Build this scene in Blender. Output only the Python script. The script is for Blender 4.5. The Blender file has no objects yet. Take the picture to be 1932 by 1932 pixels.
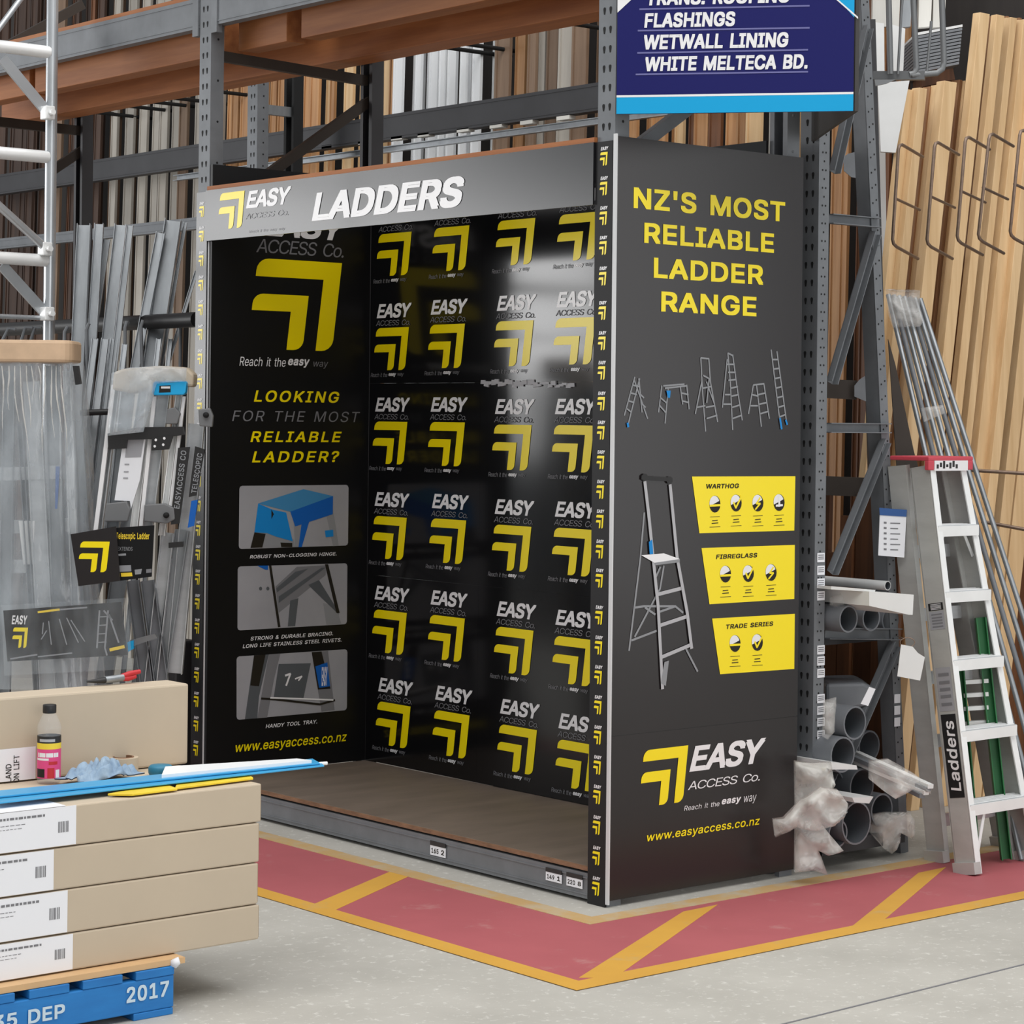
import bpy, bmesh, math, random
from mathutils import Vector, Matrix
random.seed(11)
S = bpy.context.scene
COL = S.collection
V = Vector

# ---------------------------------------------------------------- camera
F_PX, YAW, ROLL, CYP = 4336.25, 0.86987, 0.01109, 784.86
CAM = V((-4.8527, -5.2680, 1.5265))
FW = V((math.cos(YAW), math.sin(YAW), 0)); RT0 = V((math.sin(YAW), -math.cos(YAW), 0)); UP0 = V((0, 0, 1))
RT = RT0*math.cos(ROLL) + UP0*math.sin(ROLL); UP = UP0*math.cos(ROLL) - RT0*math.sin(ROLL)
cd = bpy.data.cameras.new('camera'); cam = bpy.data.objects.new('camera', cd); COL.objects.link(cam)
cd.sensor_width = 36; cd.lens = F_PX/1932*36; cd.shift_y = (CYP-966)/1932
cd.clip_end = 200
M = Matrix((RT, UP, -FW)).transposed().to_4x4(); M.translation = CAM
cam.matrix_world = M
S.camera = cam

# ---------------------------------------------------------------- view, world, daylight
S.view_settings.view_transform = 'Standard'; S.view_settings.look = 'None'
S.view_settings.gamma = 1.0; S.view_settings.use_curve_mapping = False
S.view_settings.exposure = 0.0
w = bpy.data.worlds.new('world'); S.world = w; w.use_nodes = True
w.node_tree.nodes['Background'].inputs[0].default_value = (0.93, 0.97, 1.0, 1)
w.node_tree.nodes['Background'].inputs[1].default_value = 0.36

def area_light(name, loc, target, sx, sy, radiance, col=(1, 1, 1)):
    """daylight opening or added lamp: rectangle sx by sy facing target, of even radiance"""
    d = bpy.data.lights.new(name, 'AREA'); d.shape = 'RECTANGLE'; d.size = sx; d.size_y = sy
    d.energy = radiance*sx*sy*math.pi; d.color = col
    o = bpy.data.objects.new(name, d); COL.objects.link(o); o.location = loc
    o.rotation_euler = (V(target)-V(loc)).to_track_quat('-Z', 'Y').to_euler()
    return o
# roof skylights over the aisle, open roller doors behind the camera, and added lamps
area_light('skylight_aisle', (-3.6, -2.2, 7.5), (-3.6, -2.2, 0), 9, 9, 2.75, (1, .985, .96))
area_light('skylight_side', (3.2, -4.2, 7.5), (3.2, -4.2, 0), 5, 5, 2.6, (1, .985, .96))
area_light('skylight_rear', (1.9, 1.4, 7.5), (1.9, 1.4, 0), 1.6, 3.0, 4.0)
area_light('roller_door_far', (-5.2, 10.7, 2.75), (0.3, 10.7, 2.75), 5.0, 3.1, 6.0)
area_light('added_glare_light', (-5.0, 6.5, 2.3), (.75, .6, 2.3), 2.1, 1.0, 8.5)  # added lamp, placed to make the glare on the backdrop sheet
area_light('added_fade_light', (-5.2, 7.5, 3.30), (0, 7.5, 3.30), 1.3, .9, 2.2)  # added faint lamp that fades the valance glare towards dark
area_light('roller_door_near', (5.6, -6.2, 2.2), (1.4, .2, 1.3), 1.5, 4.2, 2.2)
area_light('added_fill_behind', (-2.6, -10.5, 2.6), (-.3, 0, 1.4), 6.0, 4.2, 2.6, (1, .99, .975))  # added fill lamp that brightens the surfaces facing the camera

# ---------------------------------------------------------------- pixel helpers (a pixel of the photo to a point on a real plane)
def ray(px, py):
    return RT*((px-966)/F_PX) - UP*((py-CYP)/F_PX) + FW
def on(i, px, py, val):
    r = ray(px, py); t = (val-CAM[i])/r[i]; return CAM + r*t
def onX(px, py, x): return on(0, px, py, x)
def onY(px, py, y): return on(1, px, py, y)
def onZ(px, py, z): return on(2, px, py, z)
def at(px, py, d): return CAM + ray(px, py)*d

class Plane:
    """upright plane through origin o with horizontal direction u (to the right as seen from the camera)"""
    def __init__(s, o, u):
        s.o = V(o); s.u = V((u[0], u[1], 0)).normalized(); s.n = V((s.u.y, -s.u.x, 0))
        if (CAM-s.o).dot(s.n) < 0: s.n = -s.n
    def hit(s, px, py):
        r = ray(px, py); t = (s.o-CAM).dot(s.n)/r.dot(s.n); P = CAM + r*t - s.o
        return (P.dot(s.u), P.z)
    def pt(s, a, b, off=0.0): return s.o + s.u*a + V((0, 0, b)) + s.n*off

# ---------------------------------------------------------------- materials
def lin(c): return tuple(((v/255)/12.92 if v/255 <= .04045 else ((v/255+.055)/1.055)**2.4) for v in c[:3]) + (1,)
MATS = {}
def mat(name, rgb, rough=.55, metal=0.0, var=0.0, scale=(6, 6, 6), bump=0.0, rgb2=None, rnd=0.0, spec=.5, coat=0.0, detail=4, thr=None):
    m = bpy.data.materials.new(name); m.use_nodes = True; nt = m.node_tree; n = nt.nodes; l = nt.links
    b = n['Principled BSDF']; b.inputs['Roughness'].default_value = rough; b.inputs['Metallic'].default_value = metal
    b.inputs['Specular IOR Level'].default_value = spec; b.inputs['Coat Weight'].default_value = coat
    b.inputs['Base Color'].default_value = lin(rgb)
    if var or rgb2 or bump or rnd:
        tc = n.new('ShaderNodeTexCoord'); mp = n.new('ShaderNodeMapping'); mp.inputs['Scale'].default_value = scale
        l.new(tc.outputs['Object'], mp.inputs[0])
        nz = n.new('ShaderNodeTexNoise'); nz.inputs['Scale'].default_value = 1.0; nz.inputs['Detail'].default_value = detail
        nz.inputs['Roughness'].default_value = .6
        if rnd:
            oi = n.new('ShaderNodeObjectInfo'); sc = n.new('ShaderNodeVectorMath'); sc.operation = 'SCALE'; sc.inputs['Scale'].default_value = 37.0
            cb = n.new('ShaderNodeCombineXYZ')
            for k in range(3): l.new(oi.outputs['Random'], cb.inputs[k])
            l.new(cb.outputs[0], sc.inputs[0]); ad = n.new('ShaderNodeVectorMath'); l.new(mp.outputs[0], ad.inputs[0]); l.new(sc.outputs[0], ad.inputs[1])
            l.new(ad.outputs[0], nz.inputs['Vector'])
        else:
            l.new(mp.outputs[0], nz.inputs['Vector'])
        mx = n.new('ShaderNodeMix'); mx.data_type = 'RGBA'
        c1 = lin(rgb)
        if rgb2: mx.inputs['A'].default_value = c1; mx.inputs['B'].default_value = lin(rgb2)
        else:
            mx.inputs['A'].default_value = tuple(v*(1-var) for v in c1[:3])+(1,); mx.inputs['B'].default_value = tuple(min(1, v*(1+var)) for v in c1[:3])+(1,)
        rp = n.new('ShaderNodeMapRange'); a, z = thr or (.3, .7)
        rp.inputs['From Min'].default_value = a; rp.inputs['From Max'].default_value = z
        l.new(nz.outputs['Fac'], rp.inputs['Value']); l.new(rp.outputs[0], mx.inputs['Factor'])
        out = mx.outputs['Result']
        if rnd:
            hs = n.new('ShaderNodeHueSaturation'); mr = n.new('ShaderNodeMapRange')
            mr.inputs['To Min'].default_value = 1-rnd; mr.inputs['To Max'].default_value = 1+rnd
            l.new(oi.outputs['Random'], mr.inputs['Value']); l.new(mr.outputs[0], hs.inputs['Value']); l.new(out, hs.inputs['Color']); out = hs.outputs[0]
        l.new(out, b.inputs['Base Color'])
        if bump:
            bp = n.new('ShaderNodeBump'); bp.inputs['Strength'].default_value = bump; bp.inputs['Distance'].default_value = .01
            l.new(nz.outputs['Fac'], bp.inputs['Height']); l.new(bp.outputs[0], b.inputs['Normal'])
    MATS[name] = m
    return m
def film(name, rgb, alpha, rough=.15, bump=.6, scale=(14, 14, 5), det=5):
    """clear wrapping film: mostly see-through with a glossy wrinkled skin, milky where it bunches up"""
    m = bpy.data.materials.new(name); m.use_nodes = True; nt = m.node_tree; n = nt.nodes; l = nt.links
    b = n['Principled BSDF']; b.inputs['Roughness'].default_value = rough; b.inputs['Base Color'].default_value = lin(rgb)
    b.inputs['Specular IOR Level'].default_value = .9
    tc = n.new('ShaderNodeTexCoord'); mp = n.new('ShaderNodeMapping'); mp.inputs['Scale'].default_value = scale; l.new(tc.outputs['Object'], mp.inputs[0])
    nz = n.new('ShaderNodeTexNoise'); nz.inputs['Scale'].default_value = 1; nz.inputs['Detail'].default_value = det; l.new(mp.outputs[0], nz.inputs['Vector'])
    rp = n.new('ShaderNodeMapRange'); rp.inputs['From Min'].default_value = .35; rp.inputs['From Max'].default_value = .75
    rp.inputs['To Min'].default_value = alpha*.55; rp.inputs['To Max'].default_value = min(1, alpha*1.9)
    l.new(nz.outputs['Fac'], rp.inputs['Value']); l.new(rp.outputs[0], b.inputs['Alpha'])
    bp = n.new('ShaderNodeBump'); bp.inputs['Strength'].default_value = bump; bp.inputs['Distance'].default_value = .03
    l.new(nz.outputs['Fac'], bp.inputs['Height']); l.new(bp.outputs[0], b.inputs['Normal'])
    MATS[name] = m; return m

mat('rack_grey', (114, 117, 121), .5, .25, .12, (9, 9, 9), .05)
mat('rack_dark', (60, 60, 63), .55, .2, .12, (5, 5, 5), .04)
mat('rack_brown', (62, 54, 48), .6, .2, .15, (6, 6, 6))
mat('slot_dark', (16, 16, 17), .8)
mat('galvanised', (150, 154, 158), .38, .65, .18, (14, 14, 3), .05, rnd=.12)
mat('aluminium', (196, 199, 202), .36, .45, .08, (8, 8, 30))
mat('bright_metal', (240, 241, 241), .38, .15, .05)
mat('steel_wire', (136, 116, 102), .45, .6, .2, (30, 30, 30))
mat('wire_grey', (120, 122, 124), .42, .5)
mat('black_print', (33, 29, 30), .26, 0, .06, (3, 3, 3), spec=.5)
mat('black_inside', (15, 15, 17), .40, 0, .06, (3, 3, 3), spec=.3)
mat('black_backdrop', (15, 15, 17), .12, 0, .06, (3, 3, 3), spec=.5)
mat('black_matt', (22, 21, 23), .5, 0, .05, (3, 3, 3), spec=.3)
mat('black_gloss', (24, 24, 27), .24, 0, .05, (3, 3, 3), spec=.6)
mat('yellow_print', (248, 224, 2), .3, spec=.5)
mat('white_print', (232, 231, 233), .3, spec=.5)
mat('grey_print', (176, 176, 180), .5, spec=.35)
mat('dim_print', (120, 120, 124), .5, spec=.35)
mat('mid_print', (140, 142, 146), .5, .0, spec=.35)
mat('photo_grey', (158, 158, 163), .5, 0, .12, (2.2, 2.2, 2.2), spec=.35)
mat('ink', (34, 30, 24), .5, spec=.3)
mat('blue_print', (18, 132, 205), .5, spec=.35)
mat('deep_blue_print', (12, 92, 178), .5, spec=.35)
mat('mid_blue_print', (64, 134, 182), .5, spec=.35)
mat('white_edge', (205, 206, 208), .45)
mat('navy', (21, 22, 92), .3, spec=.4)
mat('cyan', (0, 158, 214), .35)
mat('sign_back', (60, 58, 57), .7)
mat('pale_line', (104, 104, 158), .5)
mat('plywood', (118, 104, 93), .62, 0, .0, (2.2, 9, 9), .06, rgb2=(98, 86, 76), detail=8)
mat('ply_edge', (126, 92, 68), .7, 0, .3, (20, 20, 60))
mat('pine_orange', (176, 112, 64), .6, 0, 0, (26, 1.6, 26), .05, rgb2=(146, 86, 46), rnd=.1)
mat('pine_pale', (228, 196, 152), .58, 0, 0, (26, 26, 1.3), .04, rgb2=(208, 172, 126), rnd=.07)
mat('board_brown', (158, 116, 80), .58, 0, 0, (26, 26, 1.5), rgb2=(132, 92, 60), rnd=.12)
mat('moulding_white', (214, 212, 206), .5, 0, .06, (20, 20, 2), rnd=.16)
mat('moulding_grey', (168, 162, 153), .55, 0, .10, (20, 20, 2), rnd=.2)
mat('moulding_drab', (136, 112, 92), .6, 0, 0, (26, 26, 1.5), rgb2=(112, 90, 72), rnd=.22)
mat('moulding_wood', (196, 150, 104), .55, 0, 0, (26, 26, 1.5), rgb2=(158, 112, 72), rnd=.22)
mat('moulding_dark', (120, 78, 50), .55, 0, 0, (26, 26, 1.5), rgb2=(84, 54, 36), rnd=.25)
mat('moulding_shaded', (82, 60, 48), .6, 0, 0, (26, 26, 1.5), rgb2=(58, 43, 36), rnd=.25)  # brown darkened so the shade behind the scaffold is in the colour
mat('wall_dark', (58, 54, 52), .8, 0, .2, (1, 8, 1))
mat('cardboard', (190, 175, 154), .75, 0, .035, (4, 4, 4), .03)
mat('cardboard_edge', (146, 122, 92), .8)
mat('cardboard_sheet', (205, 168, 124), .75, 0, .08, (6, 6, 6))
mat('paper', (232, 233, 238), .6)
mat('pallet_blue', (32, 124, 196), .6, 0, 0, (3, 14, 14), .12, rgb2=(22, 102, 172), detail=8)
mat('stencil_white', (196, 214, 226), .7)
mat('strip_blue', (58, 156, 206), .35, 0, .06, (3, 3, 3))
mat('strip_white', (236, 238, 240), .4)
mat('packet_yellow', (236, 204, 52), .4, 0, .1, (12, 12, 12))
mat('rag_blue', (156, 176, 194), .9, 0, 0, (30, 30, 30), .2, rgb2=(118, 142, 168))
mat('rag_dark', (38, 52, 78), .9)
mat('tool_red', (190, 36, 44), .45)
mat('tool_black', (32, 31, 32), .45)
mat('teal', (40, 118, 148), .5)
mat('pink', (222, 72, 132), .45)
mat('bottle_yellow', (238, 208, 60), .45)
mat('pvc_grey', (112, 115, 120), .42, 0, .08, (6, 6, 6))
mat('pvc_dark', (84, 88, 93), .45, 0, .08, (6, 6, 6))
mat('pvc_white', (218, 219, 219), .4, 0, .04)
mat('ladder_grey', (186, 186, 183), .45, .2, .08, (6, 6, 20))
mat('ladder_red', (196, 70, 84), .5)
mat('ladder_green', (30, 108, 58), .5)
mat('tag_blue', (24, 78, 142), .45)
mat('wood_cap', (206, 176, 146), .7, 0, .12, (8, 8, 8))
mat('blue_plastic', (22, 164, 222), .4)
mat('grey_plastic', (112, 113, 115), .5)
mat('tower_alloy', (186, 190, 194), .32, .6, .06)
film('wrap_film', (206, 214, 221), .32, .12, .8, (5, 5, 2.4))
film('sleeve_film', (205, 214, 220), .07)
film('bag_film', (236, 234, 230), .28, .1, .9, (10, 10, 10), 2)
film('milky_film', (232, 230, 225), .36, .08, .9, (9, 9, 9), 2)
# clear bottle plastic
m = bpy.data.materials.new('clear_plastic'); m.use_nodes = True; b = m.node_tree.nodes['Principled BSDF']
b.inputs['Base Color'].default_value = (.80, .83, .85, 1); b.inputs['Roughness'].default_value = .06; b.inputs['Alpha'].default_value = .14; b.inputs['Specular IOR Level'].default_value = .8
MATS['clear_plastic'] = m
# concrete, worn floor paints
def worn(name, rgb, rgbv, bare, lo, hi, scale):
    m = mat(name, rgb, .62, 0, 0, (2.2, 2.2, 2.2), .03, rgb2=rgbv, detail=7); nt = m.node_tree; n = nt.nodes; l = nt.links
    b = n['Principled BSDF']; src = b.inputs['Base Color'].links[0].from_socket
    tc = n.new('ShaderNodeTexCoord'); nz = n.new('ShaderNodeTexNoise'); nz.inputs['Scale'].default_value = scale; nz.inputs['Detail'].default_value = 8; nz.inputs['Roughness'].default_value = .7
    l.new(tc.outputs['Object'], nz.inputs['Vector'])
    rp = n.new('ShaderNodeMapRange'); rp.inputs['From Min'].default_value = lo; rp.inputs['From Max'].default_value = hi
    l.new(nz.outputs['Fac'], rp.inputs['Value'])
    mx = n.new('ShaderNodeMix'); mx.data_type = 'RGBA'; l.new(rp.outputs[0], mx.inputs['Factor']); l.new(src, mx.inputs['A']); mx.inputs['B'].default_value = lin(bare)
    l.new(mx.outputs['Result'], b.inputs['Base Color'])
worn('concrete', (186, 183, 176), (168, 165, 158), (206, 204, 198), .56, .66, 34)
worn('paint_red', (176, 92, 98), (164, 84, 90), (184, 142, 138), .58, .8, 5)
worn('paint_yellow', (212, 162, 66), (198, 148, 60), (186, 160, 112), .58, .76, 6)
worn('paint_yellow_worn', (192, 158, 104), (184, 152, 106), (182, 170, 148), .46, .68, 6)

# ---------------------------------------------------------------- mesh builder
class MB:
    def __init__(s): s.v = []; s.f = []; s.m = []; s.sm = []
    def add(s, vs, fs, mi=0, smooth=False):
        o = len(s.v); s.v += [V(p) for p in vs]
        for f in fs: s.f.append([o+i for i in f]); s.m.append(mi); s.sm.append(smooth)
        return s
    def box(s, a, b, mi=0):
        x0, x1 = sorted((a[0], b[0])); y0, y1 = sorted((a[1], b[1])); z0, z1 = sorted((a[2], b[2]))
        return s.add([(x0, y0, z0), (x1, y0, z0), (x1, y1, z0), (x0, y1, z0), (x0, y0, z1), (x1, y0, z1), (x1, y1, z1), (x0, y1, z1)],
                     [(0, 3, 2, 1), (4, 5, 6, 7), (0, 1, 5, 4), (1, 2, 6, 5), (2, 3, 7, 6), (3, 0, 4, 7)], mi)
    def hexa(s, b4, t4, mi=0):
        return s.add(list(b4)+list(t4), [(0, 3, 2, 1), (4, 5, 6, 7), (0, 1, 5, 4), (1, 2, 6, 5), (2, 3, 7, 6), (3, 0, 4, 7)], mi)
    def bar(s, p, q, w, d, up=(0, 0, 1), mi=0):
        """rectangular bar p to q; w across (perpendicular to up), d along up"""
        p, q = V(p), V(q); t = (q-p).normalized(); up = V(up); a = t.cross(up)
        if a.length < 1e-4: a = t.cross(V((1, 0, 0)))
        a.normalize(); c = a.cross(t).normalized(); a = a*w/2; c = c*d/2
        return s.hexa([p-a-c, p+a-c, p+a+c, p-a+c], [q-a-c, q+a-c, q+a+c, q-a+c], mi)
    def chan(s, p, q, w, d, t, up=(0, 0, 1), mi=0):
        """open channel p to q: web w wide, flanges d deep along up, sheet t thick"""
        p, q = V(p), V(q); k = (q-p).normalized(); up = V(up); a = k.cross(up).normalized(); c = a.cross(k).normalized()
        s.bar(p, q, w, t, c, mi)
        for sg in (-1, 1):
            o = a*sg*(w/2-t/2) + c*(d/2); s.bar(p+o, q+o, t, d, c, mi)
        return s
    def tube(s, pts, r, n=10, mi=0, cap=True, r2=None):
        pts = [V(p) for p in pts]; rings = []; N = len(pts); prev = None
        for i, p in enumerate(pts):
            t = (pts[min(i+1, N-1)]-pts[max(i-1, 0)]).normalized()
            a = prev - t*prev.dot(t) if prev else t.orthogonal()
            a.normalize(); prev = a; b = t.cross(a)
            rr = r if r2 is None else r+(r2-r)*i/(N-1)
            if isinstance(r, (list, tuple)): rr = r[i]
            rings.append([p+(a*math.cos(6.2832*j/n)+b*math.sin(6.2832*j/n))*rr for j in range(n)])
        vs = [x for g in rings for x in g]; fs = []
        for i in range(N-1):
            for j in range(n):
                k = (j+1) % n; fs.append((i*n+j, i*n+k, (i+1)*n+k, (i+1)*n+j))
        s.add(vs, fs, mi, True)
        if cap: s.add(rings[0], [tuple(reversed(range(n)))], mi); s.add(rings[-1], [tuple(range(n))], mi)
        return s
    def pipe(s, p, q, ro, ri, n=20, mi=0, mi_in=None):
        """hollow pipe with wall thickness"""
        p, q = V(p), V(q); t = (q-p).normalized(); a = t.orthogonal().normalized(); b = t.cross(a); mi_in = mi if mi_in is None else mi_in
        R = lambda c, r: [c+(a*math.cos(6.2832*j/n)+b*math.sin(6.2832*j/n))*r for j in range(n)]
        for c0, r0, c1, r1, mm, fl in ((p, ro, q, ro, mi, 0), (p, ri, q, ri, mi_in, 1), (p, ro, p, ri, mi, 1), (q, ro, q, ri, mi, 0)):
            fs = [(j, (j+1) % n, n+(j+1) % n, n+j) for j in range(n)]
            if fl: fs = [tuple(reversed(f)) for f in fs]
            s.add(R(c0, r0)+R(c1, r1), fs, mm, True)
        return s
    def poly(s, pts, n, th, mi=0):
        """flat polygon pts extruded by th along n"""
        pts = [V(p) for p in pts]; n = V(n); k = len(pts); o = [p+n*th for p in pts]
        s.add(pts+o, [tuple(reversed(range(k))), tuple(range(k, 2*k))]+[(i, (i+1) % k, k+(i+1) % k, k+i) for i in range(k)], mi)
        return s
    def lathe(s, c, prof, n=20, mi=0, ax=None):
        """profile [(r, h)] about axis ax (default up) from c"""
        c = V(c); t = V(ax).normalized() if ax else V((0, 0, 1)); a = t.orthogonal().normalized(); b = t.cross(a); k = len(prof)
        vs = [c+t*h+(a*math.cos(6.2832*j/n)+b*math.sin(6.2832*j/n))*r for r, h in prof for j in range(n)]
        s.add(vs, [(i*n+j, i*n+(j+1) % n, (i+1)*n+(j+1) % n, (i+1)*n+j) for i in range(k-1) for j in range(n)], mi, True)
        return s
    def mesh(s, vs, fs, T, mi=0):
        return s.add([T(p) for p in vs], fs, mi)
    def build(s, name, mats, parent=None, origin=None, bevel=0.0, recalc=True, **kw):
        if isinstance(mats, str): mats = [mats]
        if parent is not None: o = V(parent['_o'])
        elif origin is not None: o = V(origin)
        else:
            xs = [[p[i] for p in s.v] for i in range(3)]; o = V(((min(xs[0])+max(xs[0]))/2, (min(xs[1])+max(xs[1]))/2, min(xs[2])))
        me = bpy.data.meshes.new(name); me.from_pydata([p-o for p in s.v], [], s.f)
        for x in mats: me.materials.append(MATS[x])
        me.polygons.foreach_set('material_index', s.m); me.polygons.foreach_set('use_smooth', s.sm)
        if recalc:
            bm = bmesh.new(); bm.from_mesh(me); bmesh.ops.recalc_face_normals(bm, faces=bm.faces); bm.to_mesh(me); bm.free()
        me.update()
        ob = bpy.data.objects.new(name, me); COL.objects.link(ob)
        if parent is not None: ob.parent = parent
        else: ob.location = o
        ob['_o'] = tuple(o)
        if bevel:
            md = ob.modifiers.new('bevel', 'BEVEL'); md.width = bevel; md.segments = 2; md.limit_method = 'ANGLE'
        if kw: tag(ob, **kw)
        return ob
def tag(o, label=None, cat=None, group=None, kind=None):
    if label: o['label'] = label
    if cat: o['category'] = cat
    if group: o['group'] = group
    if kind: o['kind'] = kind
    return o
def thing(name, loc, label, cat, group=None):
    o = bpy.data.objects.new(name, None); COL.objects.link(o); o.location = V(loc); o['_o'] = tuple(V(loc)); o.empty_display_size = .1
    return tag(o, label, cat, group)
def dup(root, loc, label=None, group=None):
    """copy of a thing, its parts and their sub-parts, standing at loc"""
    def rec(o, par):
        c = o.copy(); COL.objects.link(c); c.parent = par
        for ch in o.children: rec(ch, c)
        return c
    r = rec(root, None); r.location = V(loc)
    if label: r['label'] = label
    if group: r['group'] = group
    return r

# ---------------------------------------------------------------- lettering and marks
_tc = {}
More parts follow.
